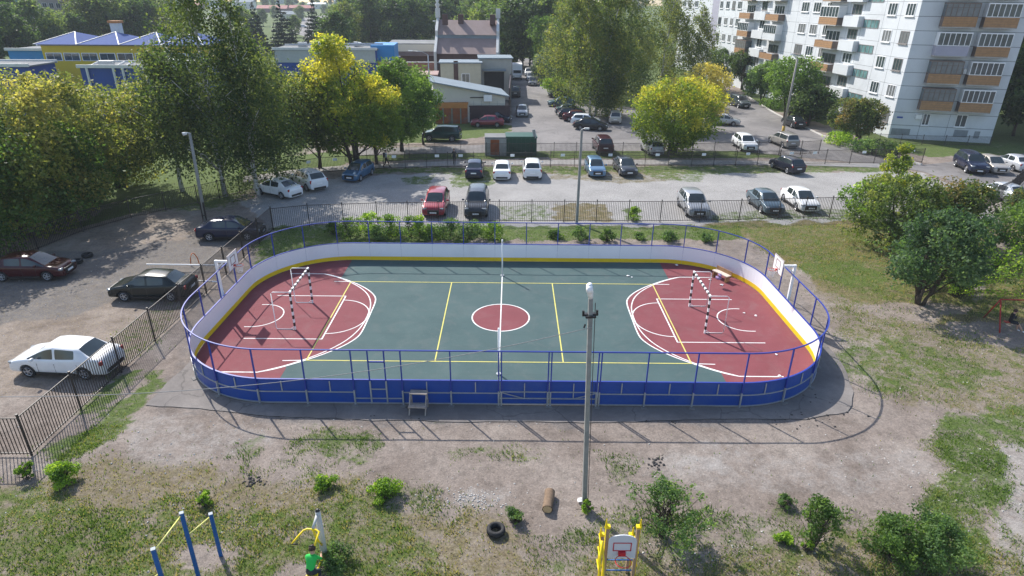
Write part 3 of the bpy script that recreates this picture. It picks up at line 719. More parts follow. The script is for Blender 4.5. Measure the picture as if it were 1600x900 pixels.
    # split glass away
    for nm, keep in (('car_body', (0, 2)), ('car_windows', (1,))):
        b = bmesh.new(); b.from_mesh(fin); bmesh.ops.delete(b, geom=[f for f in b.faces if f.material_index not in keep], context='FACES')
        if nm == 'car_windows':
            for f in b.faces: f.material_index = 0
        mm = bpy.data.meshes.new(nm); b.to_mesh(mm); b.free(); mm.materials.clear()
        S[nm] = mm
    S['dim'] = (L, W, H, wb, wr, zb); S['st'] = st; S['prof'] = prof
    # wheels
    t = MB(); n = 20
    pr = [(-.10, wr*.66), (-.10, wr*.93), (-.07, wr), (.07, wr), (.10, wr*.93), (.10, wr*.66)]
    V = [(math.cos(2*PI*q/n)*r_, y, math.sin(2*PI*q/n)*r_) for (y, r_) in pr for q in range(n)]
    t.add(V, [(a*n+q, (a+1)*n+q, (a+1)*n+(q+1) % n, a*n+(q+1) % n) for a in range(len(pr)-1) for q in range(n)])
    o = t.build('tyre', RUBBER, None, True); S['tyre'] = o.data; bpy.data.objects.remove(o)
    RIM = mat('rim_metal', (.5, .5, .52), .35, .1, 3, .6)
    t = MB(); t.tube([(0, -.07, 0), (0, .07, 0)], wr*.63, 20, 1)
    for q in range(5):
        a = 2*PI*q/5; t.bar((0, .085, 0), (math.cos(a)*wr*.62, .08, math.sin(a)*wr*.62), .035, .07, 0, up=(0, 1, 0)); t.bar((0, -.085, 0), (math.cos(a)*wr*.62, -.08, math.sin(a)*wr*.62), .035, .07, 0, up=(0, 1, 0))
    for sy in (-1, 1): t.tube([(math.cos(2*PI*q/16)*wr*.63, sy*.085, math.sin(2*PI*q/16)*wr*.63) for q in range(17)], .02, 4, 0, False)
    t.box((0, 0, 0), (.12, .19, .12), 0, 0)
    o = t.build('rim', [RIM, BLK]); S['rim'] = o.data; bpy.data.objects.remove(o)
    # lights, grille, plates, mirrors
    HL = mat('headlight_glass', (.30, .32, .34), .12, .1, spec=.7); TL = mat('taillight_red', (.32, .012, .012), .2, .1, spec=.7)
    pf = st[-3]; xf = st[-1][0]; xr = st[0][0]; df = st[-3][1]
    def lens(name, m, x, y, z, sx, sy, sz, rz):
        mb = MB(); mb.box((x, y, z), (sx, sy, sz), rz); o = mb.build(name, m, None, True, bevel=min(sx, sz)*.35); d_ = o.data; bpy.data.objects.remove(o); return d_
    S['heads'] = [lens('headlight', HL, xf-.17, s*(w*.70), df-.10, .22, .34, .12, -s*.45) for s in (-1, 1)]
    zt = st[2][1]-.12
    S['tails'] = [lens('taillight', TL, xr+.10, s*(w*.80), zt, .12, .24, .2 if kind not in ('suv', 'crossover', 'wagon') else .3, s*.35) for s in (-1, 1)]
    mb = MB(); mb.box((xf-.06, 0, .50), (.14, .9, .34)); o = mb.build('grille', BLK, None, False, bevel=.015); S['grille'] = o.data; bpy.data.objects.remove(o)
    mb = MB(); mb.box((xr+.01, 0, .36), (.08, W*.62, .16)); o = mb.build('bumper_trim', BLK, None, False, bevel=.015); S['btrim'] = o.data; bpy.data.objects.remove(o)
    S['strim'] = []
    for s in (-1, 1):
        mb = MB()
        mb.box((0, s*(w*.985), zb+.08), (wb-2*wr-.15, .05, .10))
        for xx in ((st[7][0]+st[8][0])/2, st[9][0]+.33, st[6][0]-.08): mb.box((xx, s*w*.992, zb+.04+(st[7][1]-zb)*.37), (.008, .012, (st[7][1]-zb)*.74))
        o = mb.build('side_trim', BLK); S['strim'].append(o.data); bpy.data.objects.remove(o)
    mb = MB(); mb.box((xf+.02, 0, .47), (.02, .5, .11)); o = mb.build('number_plate', WPAINT); S['pl1'] = o.data; bpy.data.objects.remove(o)
    mb = MB(); mb.box((xr-.02, 0, st[1][1]-.12 if kind != 'hatch' else .62), (.02, .5, .11)); o = mb.build('number_plate', WPAINT); S['pl2'] = o.data; bpy.data.objects.remove(o)
    S['mir'] = [lens('mirror', WPAINT, st[9][0]+.42, s*(w+.09), st[9][1]+.08, .12, .2, .13, 0) for s in (-1, 1)]
    mb = MB()
    for s in (-1, 1): mb.bar((st[6][0]+.2, s*w*.62, RO[6]+.045), (st[9][0]-.1, s*w*.62, RO[8]+.035), .03, .03)
    o = mb.build('roof_rail', BLK); S['rail'] = o.data; bpy.data.objects.remove(o)
    return S
PROTO = {}; CARM = {}
def car(kind, col, x, y, heading, label, rails=False, group=None, name=None, mirrors=True, cat='car'):
    if kind not in PROTO: PROTO[kind] = car_proto(kind)
    S = PROTO[kind]; key = (kind, tuple(col))
    if key not in CARM:
        pm = paint('car_paint_%d' % len(CARM), col, .25 if max(col) < .7 else 0)
        d = {}
        for nm in ('car_body', 'car_windows', 'mir0', 'mir1'):
            src = S[nm] if nm in S else S['mir'][int(nm[-1])]
            c = src.copy(); c.materials.clear()
            if nm == 'car_windows': c.materials.append(GLASS)
            elif nm == 'car_body': c.materials.append(pm); c.materials.append(GLASS); c.materials.append(BLK)
            else: c.materials.append(pm)
            d[nm] = c
        CARM[key] = d
    d = CARM[key]; r = empty(name or {'sedan': 'sedan_car', 'hatch': 'hatchback_car', 'crossover': 'crossover_car', 'suv': 'suv_car', 'wagon': 'wagon_car'}[kind], (x, y, .012), heading, label, cat, group)
    body = link('body', d['car_body'], r); link('windows', d['car_windows'], r)
    L, W, H, wb, wr, zb = S['dim']
    for sx in (-1, 1):
        for sy in (-1, 1):
            wo_ = link('wheel', S['tyre'], r); wo_.location = (sx*wb/2, sy*(W/2-.12), wr); ri = link('rim', S['rim'], wo_)
    for m_ in S['heads']: link('headlight', m_, r)
    for m_ in S['tails']: link('taillight', m_, r)
    link('grille', S['grille'], r); link('bumper_trim', S['btrim'], r); link('side_trim', S['strim'][0], r); link('side_trim', S['strim'][1], r); link('number_plate', S['pl1'], r); link('number_plate', S['pl2'], r)
    if mirrors: link('mirror', d['mir0'], r); link('mirror', d['mir1'], r)
    if rails: link('roof_rail', S['rail'], r)
    return r
def carW(kind, col, rear, front, side, label, **k):
    """rear/front wheel contact pixels on the side facing the camera"""
    a = at(*rear); b = at(*front); d = (b-a); h = math.atan2(d.y, d.x); mid = (a+b)/2
    W = {'sedan': 1.72, 'hatch': 1.68, 'crossover': 1.82, 'suv': 1.86, 'wagon': 1.74}[kind]/2-.1
    nx, ny = -math.sin(h), math.cos(h); s = -1 if side == 'L' else 1   # left side faces camera -> centre lies to the right
    return car(kind, col, mid.x+nx*W*s, mid.y+ny*W*s, h, label, **k)
def carE(kind, col, px, py, heading, end, label, **k):
    """px,py = ground pixel below the bumper nearest the camera; end: 'front' or 'rear' faces camera"""
    p = at(px, py); L = {'sedan': 4.4, 'hatch': 3.95, 'crossover': 4.35, 'suv': 4.6, 'wagon': 4.45}[kind]/2
    h = R(heading); s = -1 if end == 'front' else 1
    return car(kind, col, p.x+math.cos(h)*L*s, p.y+math.sin(h)*L*s, h, label, **k)
WH = (.78, .78, .78); SILV = (.42, .43, .44); DK = (.018, .02, .024); NAVY = (.012, .018, .045); MAR = (.045, .004, .007); GRY = (.13, .135, .14)
g_l = 'cars in the left yard'; g_g = 'cars on the gravel parking'; g_y = 'cars in the asphalt yard'
carW('sedan', MAR, (8.7, 440), (74, 439), 'R', 'dark red sedan parked in the shade at the left edge beside two tyres', group=g_l)
carW('sedan', (.012, .017, .017), (267, 471), (199, 471), 'L', 'dark green-grey sedan parked nose left along the fence behind the left hoop', group=g_l)
carW('sedan', WH, (137, 593), (48, 589), 'L', 'large white sedan nearest the camera, parked against the left picket fence', group=g_l)
carW('sedan', NAVY, (330, 377), (386, 376), 'R', 'black-blue sedan parked beside the concrete lamp post in the left yard', group=g_l)
carW('sedan', WH, (439, 311), (410, 305), 'L', 'white sedan parked at the edge of the birch shade, left of the white hatchback', group=g_g)
carW('crossover', (.70, .71, .72), (482, 300), (457, 289), 'L', 'white hatchback parked between the white sedan and the small blue car', group=g_g)
carE('hatch', (.03, .12, .24), 546, 286, -103, 'front', 'small blue hatchback facing the camera under the yellow tree', group=g_g)
carE('crossover', (.30, .012, .03), 677, 342, -91, 'front', 'bright red crossover facing the camera at the gravel parking fence', group=g_g)
carE('suv', (.05, .055, .065), 743, 344, -90, 'front', 'dark grey family suv facing the camera right of the red crossover', rails=True, group=g_g)
carE('sedan', NAVY, 740, 282, 90, 'rear', 'dark blue sedan seen from behind, left of two white cars', group=g_g)
carE('sedan', WH, 784, 284, 90, 'rear', 'white sedan seen from behind between the dark blue sedan and the white crossover', group=g_g)
carE('crossover', (.72, .72, .72), 832, 283, 90, 'rear', 'white crossover seen from behind, rightmost of the three cars in a row', group=g_g)
carE('hatch', (.10, .20, .32), 934, 279, -88, 'front', 'light blue hatchback facing the camera beside the tall concrete pole', group=g_g)
carE('sedan', (.04, .045, .055), 984, 278, -86, 'front', 'dark grey sedan facing the camera right of the light blue hatchback', group=g_g)
carW('crossover', (.30, .31, .325), (1059, 321), (1073, 339), 'R', 'silver grey crossover parked by the back fence behind the right half of the rink', group=g_g)
carW('sedan', (.06, .10, .13), (1170, 318), (1189, 333), 'R', 'blue-grey sedan parked left of the white sedan at the back fence', group=g_g)
carW('sedan', WH, (1223, 314), (1245, 330), 'R', 'white sedan parked at the back fence near the leafy tree', group=g_g)
carW('hatch', (.02, .022, .035), (1228, 271), (1208, 263), 'L', 'black hatchback standing alone on the gravel below the footpath', group=g_g)
carW('crossover', (.75, .76, .77), (1144, 227), (1159, 237), 'R', 'white crossover in the asphalt yard behind the double fence', group=g_y)
carW('wagon', (.33, .31, .28), (1224, 232), (1202, 223), 'L', 'beige silver station wagon next to the yellow-footed lamp post', rails=True, group=g_y)
carW('sedan', DK, (1236, 200), (1224, 195), 'L', 'black sedan by the entrance of the apartment block', group=g_y)
carW('suv', (.05, .065, .07), (1142, 165), (1153, 169), 'R', 'dark grey-green suv on the bend of the yard road by the hedge', group=g_y)
carW('sedan', SILV, (1120, 196), (1140, 197), 'R', 'silver sedan half hidden at the right side of the bright yellow-green tree', group=g_y)
carW('hatch', (.5, .5, .5), (1013, 242), (1003, 235), 'L', 'silver hatchback at the foot of the yellow-green tree behind the fences', group=g_y)
carE('suv', (.05, .014, .02), 946, 243, 92, 'rear', 'dark maroon suv seen from behind on the yard side of the double fence', group=g_y)
carW('sedan', DK, (903, 203), (941, 205), 'R', 'black sedan at the front of the slanting row under the birches', group=g_y)
carW('hatch', (.72, .74, .76), (896, 196), (932, 198), 'R', 'white-blue hatchback second in the slanting row under the birches', group=g_y)
carW('sedan', (.07, .012, .018), (887, 190), (920, 191), 'R', 'dark red sedan behind the white hatchback in the slanting row', group=g_y)
carW('hatch', (.02, .024, .03), (880, 186), (909, 186), 'R', 'black hatchback fourth in the slanting row under the birches', group=g_y)
carW('sedan', (.05, .08, .10), (876, 180), (907, 180), 'R', 'blue-grey sedan last in the slanting row under the birches', group=g_y)
carW('sedan', (.06, .12, .15), (890, 167), (866, 167), 'L', 'teal sedan half under the birch branches beside the yard road', group=g_y)
carW('hatch', DK, (885, 153), (865, 153), 'L', 'black hatchback poking out of the birch branches farthest up the road', group=g_y)
carE('wagon', (.5, .47, .42), 961, 195, 84, 'rear', 'beige wagon seen from behind between the birches and the yellow tree', group=g_y)
carE('sedan', (.30, .32, .33), 816, 184, -90, 'front', 'silver sedan driving towards the camera on the yard road', group='cars on the yard road')
carE('suv', (.05, .05, .055), 805, 153, 92, 'rear', 'dark suv seen from behind beside the grey shed corner', group='cars on the yard road')
carE('crossover', WH, 826, 120, -90, 'front', 'white car parked by the silvery bush, farthest of three', group='cars on the yard road')
carE('sedan', (.5, .52, .54), 829, 127, -90, 'front', 'light silver sedan in the middle of three cars by the silvery bush', group='cars on the yard road')
carE('hatch', (.2, .21, .22), 832, 135, -92, 'front', 'grey hatchback nearest of three cars by the silvery bush', group='cars on the yard road')
carW('suv', (.015, .045, .045), (705, 222), (672, 221), 'L', 'dark green suv parked nose left in front of the weedy lawn', group=g_y)
carW('sedan', (.02, .024, .04), (757, 190), (787, 192), 'R', 'dark sedan behind the maroon sedan at the brown sheet fence', group=g_y)
carW('sedan', (.17, .012, .035), (782, 199), (741, 199), 'L', 'maroon sedan parked on the weedy lawn before the sheds', group=g_y)
carW('suv', (.015, .02, .045), (1488, 258), (1513, 273), 'R', 'dark navy suv, leftmost of three cars on the far right asphalt', group='cars on the right asphalt')
carW('sedan', (.45, .41, .36), (1519, 259), (1546, 271), 'R', 'beige sedan between the navy suv and the silver sedan on the right asphalt', group='cars on the right asphalt')
carW('sedan', (.55, .57, .60), (1583, 268), (1556, 258), 'L', 'silver sedan cut by the right edge of the picture', group='cars on the right asphalt')
carW('sedan', (.50, .52, .54), (1571, 318), (1533, 305), 'L', 'silver sedan behind the right picket fence and bushes', group='cars on the right asphalt')
carW('hatch', WH, (470, 43), (478, 43), 'R', 'tiny white car on the distant street between the spruces')
# white box truck
p = at(808, 126); r = empty('box_truck', (p.x, p.y+3, 0), -PI/2, 'white box truck coming down the yard road', 'truck')
b = MB(); b.box((-.9, 0, 1.95), (3.9, 2.1, 2.2)); b.build('cargo_box', WPAINT, r, bevel=.04)
b = MB(); b.prism([(1.15, -.95), (1.15, .95), (2.0, .95), (2.0, -.95)], .5, 2.05); b.box((2.35, 0, .85), (.9, 1.8, .75)); b.build('cab', WPAINT, r, bevel=.08)
b = MB(); b.box((2.02, 0, 1.65), (.04, 1.6, .6)); b.box((1.55, .96, 1.65), (.6, .03, .5)); b.box((1.55, -.96, 1.65), (.6, .03, .5)); b.build('windows', GLASS, r)
b = MB(); b.box((-.6, 0, .55), (4.2, .9, .2)); b.box((2.82, 0, .5), (.06, 1.6, .22)); b.build('chassis', BLK, r)
for sx in (-1.9, 2.2):
    for sy in (-.85, .85): 
        q = MB().tube([(sx, sy-.11, .38), (sx, sy+.11, .38)], .38, 18).build('wheel', RUBBER, r, True); MB().tube([(sx, sy-.12, .38), (sx, sy+.12, .38)], .2, 12).build('rim', GALV, q)
for s in (-1, 1): MB().box((2.82, s*.7, .85), (.06, .28, .2)).build('headlight', mat('headlight_glass', (1, 1, 1)), r)

# ------------------------------------------------------------------ apartment block
PANEL = mat('panel_white', (.62, .645, .66), .8, .07, .35, dirt=((.42, .43, .44), .35), bmp=.15)
JOINT = mat('panel_joint', (.16, .17, .18), .9, .1); SLAT = mat('balcony_slats', (.36, .20, .09), .7, .25, 3); MAUVE = mat('mauve_panel', (.36, .35, .42), .7, .08)
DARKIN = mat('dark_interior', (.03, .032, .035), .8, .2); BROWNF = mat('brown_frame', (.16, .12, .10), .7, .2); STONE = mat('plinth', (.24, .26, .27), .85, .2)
A_ = at(1387, 215); B_ = at(1546, 224)
VU = Vector((-.06, .998, 0)).normalized(); VV = (B_-A_).normalized()
NL = Vector((-VU.y, VU.x, 0)); NE = Vector((VV.y, -VV.x, 0))
apt = empty('apartment_block', A_, 0, 'long white panel apartment block with glazed and slatted balconies at the upper right', 'building')
LEN = 92; EW = (B_-A_).length
def fbox(mb, face, s0_, s1_, o0, o1, z0, z1, m=0):
    u, n = (VU, NL) if face == 'L' else (VV, NE)
    pts = [u*s+n*o+Vector((0, 0, z)) for s in (s0_, s1_) for o in (o0, o1) for z in (z0, z1)]
    mb.add(pts, [(0, 1, 3, 2), (4, 6, 7, 5), (0, 4, 5, 1), (2, 3, 7, 6), (0, 2, 6, 4), (1, 5, 7, 3)], m)
mb = MB(); mb.prism([(0, 0), tuple((VV*EW)[:2]), tuple((VV*EW+VU*LEN)[:2]), tuple((VU*LEN)[:2])], -.1, 29.2); mb.build('wall', PANEL, apt)
mb = MB(); o1 = .3; mb.prism([tuple((VV*-o1-VU*o1)[:2]), tuple((VV*(EW+o1)-VU*o1)[:2]), tuple((VV*(EW+o1)+VU*(LEN+o1))[:2]), tuple((VV*-o1+VU*(LEN+o1))[:2])], 29.2, 29.6); mb.build('roof', STONE, apt)
mb = MB()
for k in range(18):
    z = 1.59+k*1.556; fbox(mb, 'E', 0, EW, 0, .004, z, z+.06); fbox(mb, 'L', 0, LEN, 0, .004, z, z+.035)
for s in [3.4, 6.7, 11.3, 14.8, 22, 25.7, 30, 33.5, 40.5, 45, 52, 56, 62, 65.3, 70, 76, 82, 88]: fbox(mb, 'L', s, s+.035, 0, .0055, 0, 29)
for s in (3.2, 6.2): fbox(mb, 'E', s, s+.04, 0, .0055, 0, 3.1)
mb.build('panel_joints', JOINT, apt)
mb = MB(); fbox(mb, 'L', 65.5, 69.5, 0, .012, 2, 29, 0); mb.build('recess_band', MAUVE, apt)  # dark recess of the stepped wall painted as a flat colour band
rw = random.Random(8)
FRB = mat('frame_dark', (.22, .2, .19), .6, .1)
def window(face, s0_, s1_, z0, z1, name='window', n=3, frame=None, glass=None, out=0.0, sill=True):
    fr = frame or (WPAINT if rw.random() < .72 else FRB); mb = MB(); w = .07; o = out
    fbox(mb, face, s0_, s1_, o, o+.05, z0, z0+w); fbox(mb, face, s0_, s1_, o, o+.05, z1-w, z1)
    for i in range(n+1):
        c = s0_+(s1_-s0_)*i/n; c = min(max(c, s0_+w/2), s1_-w/2); fbox(mb, face, c-w/2, c+w/2, o, o+.051, z0+w+.001, z1-w-.001)
    if sill: fbox(mb, face, s0_-.08, s1_+.08, o, o+.16, z0-.09, z0-.002)
    f = mb.build(name, fr, apt)
    g = MB(); fbox(g, face, s0_+.02, s1_-.02, o, o+.022, z0+.02, z1-.02); g.build('pane', glass or WGLASS, f)
cols = [(.8, 2.5, 3), (4.3, 6.1, 3), (19.9, 21.1, 2), (22.9, 25.1, 3), (26.5, 28.9, 3), (41.6, 43.8, 2), (53.2, 55.3, 3), (56.6, 58.2, 2), (59.6, 61.5, 2), (63.2, 64.9, 2), (79, 81.4, 3), (84, 86.4, 3), (88, 90, 2)]
CURT = mat('curtain_glass', (.16, .17, .17), .3, .3, 1.5)
for k in range(0, 6):
    z0 = 1.72+k*3.1 if k == 0 else 4.78+(k-1)*3.09
    for (a, b, n) in cols:
        if k == 0 and a < 22 and a > 7: continue
        window('L', a, b, z0, z0+1.42, n=n, glass=CURT if rw.random() < .35 else WGLASS)
for k in range(6):
    z0 = 3.1+k*3.09
    window('L', 7.4, 10.9, z0+.05, z0+1.1, 'stair_window', 4, FRB, GGLASS, sill=False)
upm = MB()
for k in range(6, 9):
    z0 = 4.78+(k-1)*3.09
    for (a, b, n) in cols: fbox(upm, 'L', a, b, 0, .03, z0, z0+1.42)
tag(upm.build('upper_windows', WGLASS, apt), kind='stuff')
def balcony(face, s0_, s1_, z0, style, depth=1.15, ph=1.05, gh=1.42):
    fr = MB(); fbox(fr, face, s0_, s1_, .01, depth+.03, z0-.12, z0); slab = fr.build('balcony', CONC, apt)
    pm = {'slat': SLAT, 'mauve': MAUVE, 'white': PANEL, 'brown': SLAT}[style[0]]
    mb = MB(); fbox(mb, face, s0_, s1_, depth-.05, depth, z0, z0+ph, 0); fbox(mb, face, s0_+.003, s0_+.05, .01, depth-.03, z0+.003, z0+ph-.003, 1); fbox(mb, face, s1_-.05, s1_-.003, .01, depth-.03, z0+.003, z0+ph-.003, 1)
    if style[0] in ('slat', 'brown'):
        for q in range(4): fbox(mb, face, s0_, s1_, depth, depth+.012, z0+.08+q*.26, z0+.10+q*.26, 1)
    mb.build('parapet', [pm, BROWNF if style[0] != 'white' and style[0] != 'mauve' else pm], slab)
    if style[1]:
        fm = WPAINT if style[1] == 'w' else BROWNF; z1 = z0+ph+.02; n = 6
        mb = MB()
        for zz in (z1, z1+gh-.07): fbox(mb, face, s0_, s1_, depth-.06, depth, zz, zz+.07); fbox(mb, face, s0_, s0_+.06, .01, depth-.061, zz, zz+.07); fbox(mb, face, s1_-.06, s1_, .01, depth-.061, zz, zz+.07)
        for i in range(n+1):
            c = s0_+.035+(s1_-s0_-.07)*i/n; fbox(mb, face, c-.035, c+.035, depth-.059, depth-.001, z1+.071, z1+gh-.071)
        if style[1] == 'b': fbox(mb, face, s0_+.06, s1_-.06, depth-.05, depth-.01, z1+gh*.66, z1+gh*.66+.05)
        mb.build('glazing_frame', fm, slab)
        g = MB(); fbox(g, face, s0_+.07, s1_-.07, depth-.04, depth-.03, z1+.07, z1+gh-.07); fbox(g, face, s0_+.01, s0_+.03, .02, depth-.07, z1+.07, z1+gh-.07, 1); fbox(g, face, s1_-.03, s1_-.01, .02, depth-.07, z1+.07, z1+gh-.07)
        g.build('glass', [WGLASS if style[1] != 'b' else CURT, WPAINT if style[1] == 'w' else WGLASS], slab)
        t = MB(); fbox(t, face, s0_, s1_, .01, depth, z1+gh, z1+gh+.05); t.build('balcony_roof', BROWNF if style[1] == 'b' else WPAINT, slab)
    else:
        window(face, s0_+.5, s1_-.6, z0+ph+.0, z0+ph+1.35, 'balcony_window', 4, sill=False)
E1 = [('slat', 'b'), ('slat', 'b'), ('mauve', 'w'), ('slat', 'b'), ('slat', 'w'), ('white', 'w')]
E2 = [('slat', 'w'), ('slat', 'w'), ('slat', 'w'), ('slat', 'w'), ('slat', 'b'), ('slat', 'w')]
for k in range(6):
    z0 = 3.70+k*3.11
    balcony('E', 2.35, 5.75, z0, E1[k]); balcony('E', 6.5, 9.85, z0, E2[k])
window('E', 3.3, 4.1, 1.75, 3.15, n=2); window('E', 6.9, 8.1, 1.75, 3.2, n=2)
for q_ in ((2.45, 3.1, .01, .35, 2.5, 3.0), (6.12, 6.45, .01, .4, 7.9, 8.5)): mb = MB(); fbox(mb, 'E', *q_); mb.build('air_conditioner', WPAINT, apt)
for q_ in ((.2, 2.3, .006, .02, .45, 1.2), (7.1, 8.6, .006, .02, .55, 1.4), (9.3, 9.9, .006, .02, .5, 1.35)): mb = MB(); fbox(mb, 'E', *q_); mb.build('painted_patch', STONE, apt)
mb = MB(); fbox(mb, 'E', .45, 1.1, .02, .04, 2.45, 2.65); mb.build('address_plate', mat('sign_blue', (.03, .08, .35), .4), apt)
# long-face balconies and loggias
for k in range(6):
    z0 = 3.28+k*3.09
    st_ = [('slat', None), ('slat', None), ('slat', None), ('slat', 'w'), ('slat', 'b'), ('slat', 'w')][k]
    balcony('L', 15.6, 20.6, z0-.0, st_, 1.2, .95)
    balcony('L', 34.2, 39.2, z0, [('slat', None), ('slat', None), ('white', 'w'), ('slat', None), ('white', 'w'), ('slat', 'w')][k], 1.2, .95)
    balcony('L', 46, 51, z0, [('slat', 'b'), ('slat', 'b'), ('slat', 'w'), ('slat', None), ('slat', 'w'), ('slat', 'w')][k], 1.2, .95)
for k in range(6):
    z0 = 3.18+k*3.09
    for sa_, sb_ in ((11.1, 14.9), (40.6, 45.3)):
        mb = MB(); fbox(mb, 'L', sa_, sb_, .01, .7, z0, z0+1.35); mb.build('loggia_parapet', PANEL, apt)
    window('L', 11.9, 14.2, z0+1.5, z0+2.8, 'loggia_window', 3, sill=False)
mb = MB(); fbox(mb, 'L', 13.6, 19.6, .01, 4.2, 2.55, 2.8); fbox(mb, 'L', 19.3, 19.6, .01, 4.0, 0, 2.55); fbox(mb, 'L', 13.6, 13.9, 2.6, 4.0, 0, 2.55); mb.build('entrance_canopy', CONC, apt)
mb = MB(); fbox(mb, 'L', 15, 18, .01, .05, 0, 2.4); mb.build('dark_entrance_recess', DARKIN, apt)  # flat dark panel, the entrance recess and its shade put into the colour

# ------------------------------------------------------------------ other buildings
KBLUE = mat('facade_blue', (.018, .065, .27), .6, .12, .5); KYEL = mat('facade_yellow', (.62, .43, .02), .6, .1, .5); KLB = mat('facade_light_blue', (.03, .22, .50), .6, .1, .5)
ROOFB = mat('roof_blue', (.06, .10, .26), .85, .1, spec=.1); GREYR = mat('roof_grey', (.22, .225, .225), .95, .25, .5, spec=.1); CREAM = mat('siding_cream', (.58, .55, .48), .7, .06, .4)
METR = mat('metal_roof', (.20, .245, .28), .75, .12, .5, spec=.2); RUST = mat('rust', (.26, .075, .025), .85, .4, 1.2, dirt=((.14, .13, .12), .8)); ORANGE = mat('rusty_orange', (.45, .19, .06), .8, .2, 1)
BRNR = mat('roof_brown', (.28, .20, .18), .55, .15, .6); BRNW = mat('wall_brown', (.09, .05, .045), .8, .2, .6); BRNS = mat('sheet_brown', (.055, .03, .035), .6, .1); TRIM = mat('trim_pale', (.6, .6, .58), .6, .1)
def block(px0, px1, yb, yt, depth, label, wall, roof, cat='building', name='building', px_y1=None, trim=None, over=.25):
    a = at(px0, yb); b = at(px1, px_y1 or yb); h = hgt(px0, yb, yt); d = (b-a); L = d.length; rz = math.atan2(d.y, d.x)
    r = empty(name, a, rz, label, cat)
    MB().prism([(0, 0), (L, 0), (L, depth), (0, depth)], -.1, h).build('wall', wall, r)
    MB().prism([(-over, -over), (L+over, -over), (L+over, depth+over), (-over, depth+over)], h, h+.18).build('roof', [roof], r)
    if trim: 
        mb = MB(); mb.bar((-over, -over, h+.22), (L+over, -over, h+.22), .2, .4); mb.bar((-over, depth+over, h+.22), (L+over, depth+over, h+.22), .2, .4); mb.build('parapet', trim, r)
    return r, L, h
def wins(r, L, z0, z1, xs, w, y=-.04, m=None, rows=1, dz=3):
    for k in range(rows):
        for x in xs:
            f = MB().box((x, y, (z0+z1)/2+k*dz), (w+.16, .06, z1-z0+.16)).build('window', WPAINT, r)
            g = MB(); n = 2
            for q in range(n): g.box((x-w/2+w*(q+.5)/n, y-.04, (z0+z1)/2+k*dz), (w/n-.06, .04, z1-z0))
            g.build('pane', m or WGLASS, f)
r, L, h = block(145, 345, 185, 106, 6, 'deep blue single storey kindergarten wing behind the brown-yellow trees', KBLUE, GREYR, trim=TRIM, name='kindergarten_wing')
wins(r, L, 1.0, 2.7, [2.2, 7.0, 11.5, 16], 1.9)
mb = MB()
for x in (1.0, 4.4, 5.6): MB().tube([(x, -.3, 0), (x, -.3, h), (x, 3, h+.5)], .16, 8).build('downpipe', TRIM, r)
mb = MB()
rq = random.Random(5)
for i in range(9): MB().box((rq.uniform(1, L-2), rq.uniform(1.5, 5), h+.5), (rq.uniform(.6, 2), rq.uniform(.6, 1.4), rq.uniform(.5, .9))).build('roof_vent', GALV, r)
r, L, h = block(-60, 66, 180, 104, 6, 'deep blue kindergarten wing at the left edge behind the trees', KBLUE, GREYR, trim=TRIM, name='kindergarten_wing'); wins(r, L, 1, 2.6, [3, 7, 11], 1.6)
r, L, h = block(33, 105, 150, 79, 8, 'light blue end block of the kindergarten with a white roof edge', KLB, GREYR, trim=TRIM, name='kindergarten_wing')
r, L, h = block(88, 330, 160, 71, 11, 'yellow kindergarten upper storey with blue hipped roofs and white hip lines', KYEL, GREYR, name='kindergarten_hall')
wins(r, L, h-2.1, h-1.1, [L*(i+.6)/9 for i in range(9)], 2.2)
n = 4
for i in range(n):
    x0 = -.6+(L+1.2)*i/n; x1 = x0+(L+1.2)/n; xm = (x0+x1)/2; zt = h+.2; zp = h+1.7
    hb = MB(); hb.add([(x0, -.7, zt), (x1, -.7, zt), (x1, 11.7, zt), (x0, 11.7, zt), (xm, 5.5, zp)], [(0, 1, 4), (1, 2, 4), (2, 3, 4), (3, 0, 4), (3, 2, 1, 0)])
    q = hb.build('hip_roof', ROOFB, r); rb = MB()
    for c in ((x0, -.7, zt), (x1, -.7, zt)): rb.bar(Vector(c)+Vector((0, 0, .04)), Vector((xm, 5.5, zp+.04)), .16, .06)
    rb.build('hip_cap', TRIM, q)
MB().box((L*.33, 8, h+1.8), (1.3, 1.3, 2.4)).build('chimney', TRIM, r); MB().box((L*.33, 8, h+3.1), (1.7, 1.7, .35)).build('chimney_cap', ORANGE, r)
r, L, h = block(438, 592, 150, 78, 8, 'blue kindergarten wing with a pale upper band above the yellow tree', KBLUE, GREYR, trim=TRIM, name='kindergarten_wing')
MB().box((L/2, -.06, h-1.0), (L*.99, .1, 1.9)).build('pale_band', mat('facade_pale', (.42, .44, .42), .7, .1), r)
mb = MB()
for i in range(8): MB().box((rq.uniform(L*.2, L-1), rq.uniform(1, 7), h+.6), (rq.uniform(.6, 2), rq.uniform(.6, 1.2), rq.uniform(.5, 1.1))).build('roof_vent', GALV, r)
for i in range(4): MB().tube([(L*.15+i*3, .5+i, h+.8), (L*.15+i*3+6, .5+i, h+.8)], .15, 6).build('roof_pipe', GALV, r); wins(r, L, 1.2, 2.6, [L*(i+.5)/6 for i in range(6)], 1.3)
r, L, h = block(558, 620, 148, 96, 9, 'corner of the kindergarten in violet blue and yellow panels under a light blue box', KYEL, GREYR, name='kindergarten_corner')
MB().prism([(L*.42, .3), (L, .3), (L, 8), (L*.42, 8)], h+.2, h+2.6).build('roof_box', KLB, r)
MB().box((L*.27, -.05, h/2), (L*.5, .08, h)).build('blue_panel', KBLUE, r)
mb = MB(); mb.tube([(L*.1, -.4, 0), (L*.1, -.4, h+.6), (L*.1, 3, h+.8)], .2, 8); mb.tube([(L*.35, -.4, 0), (L*.35, -.4, h+.8), (L*.35, 3, h+1)], .2, 8); mb.build('vent_duct', GALV, r)

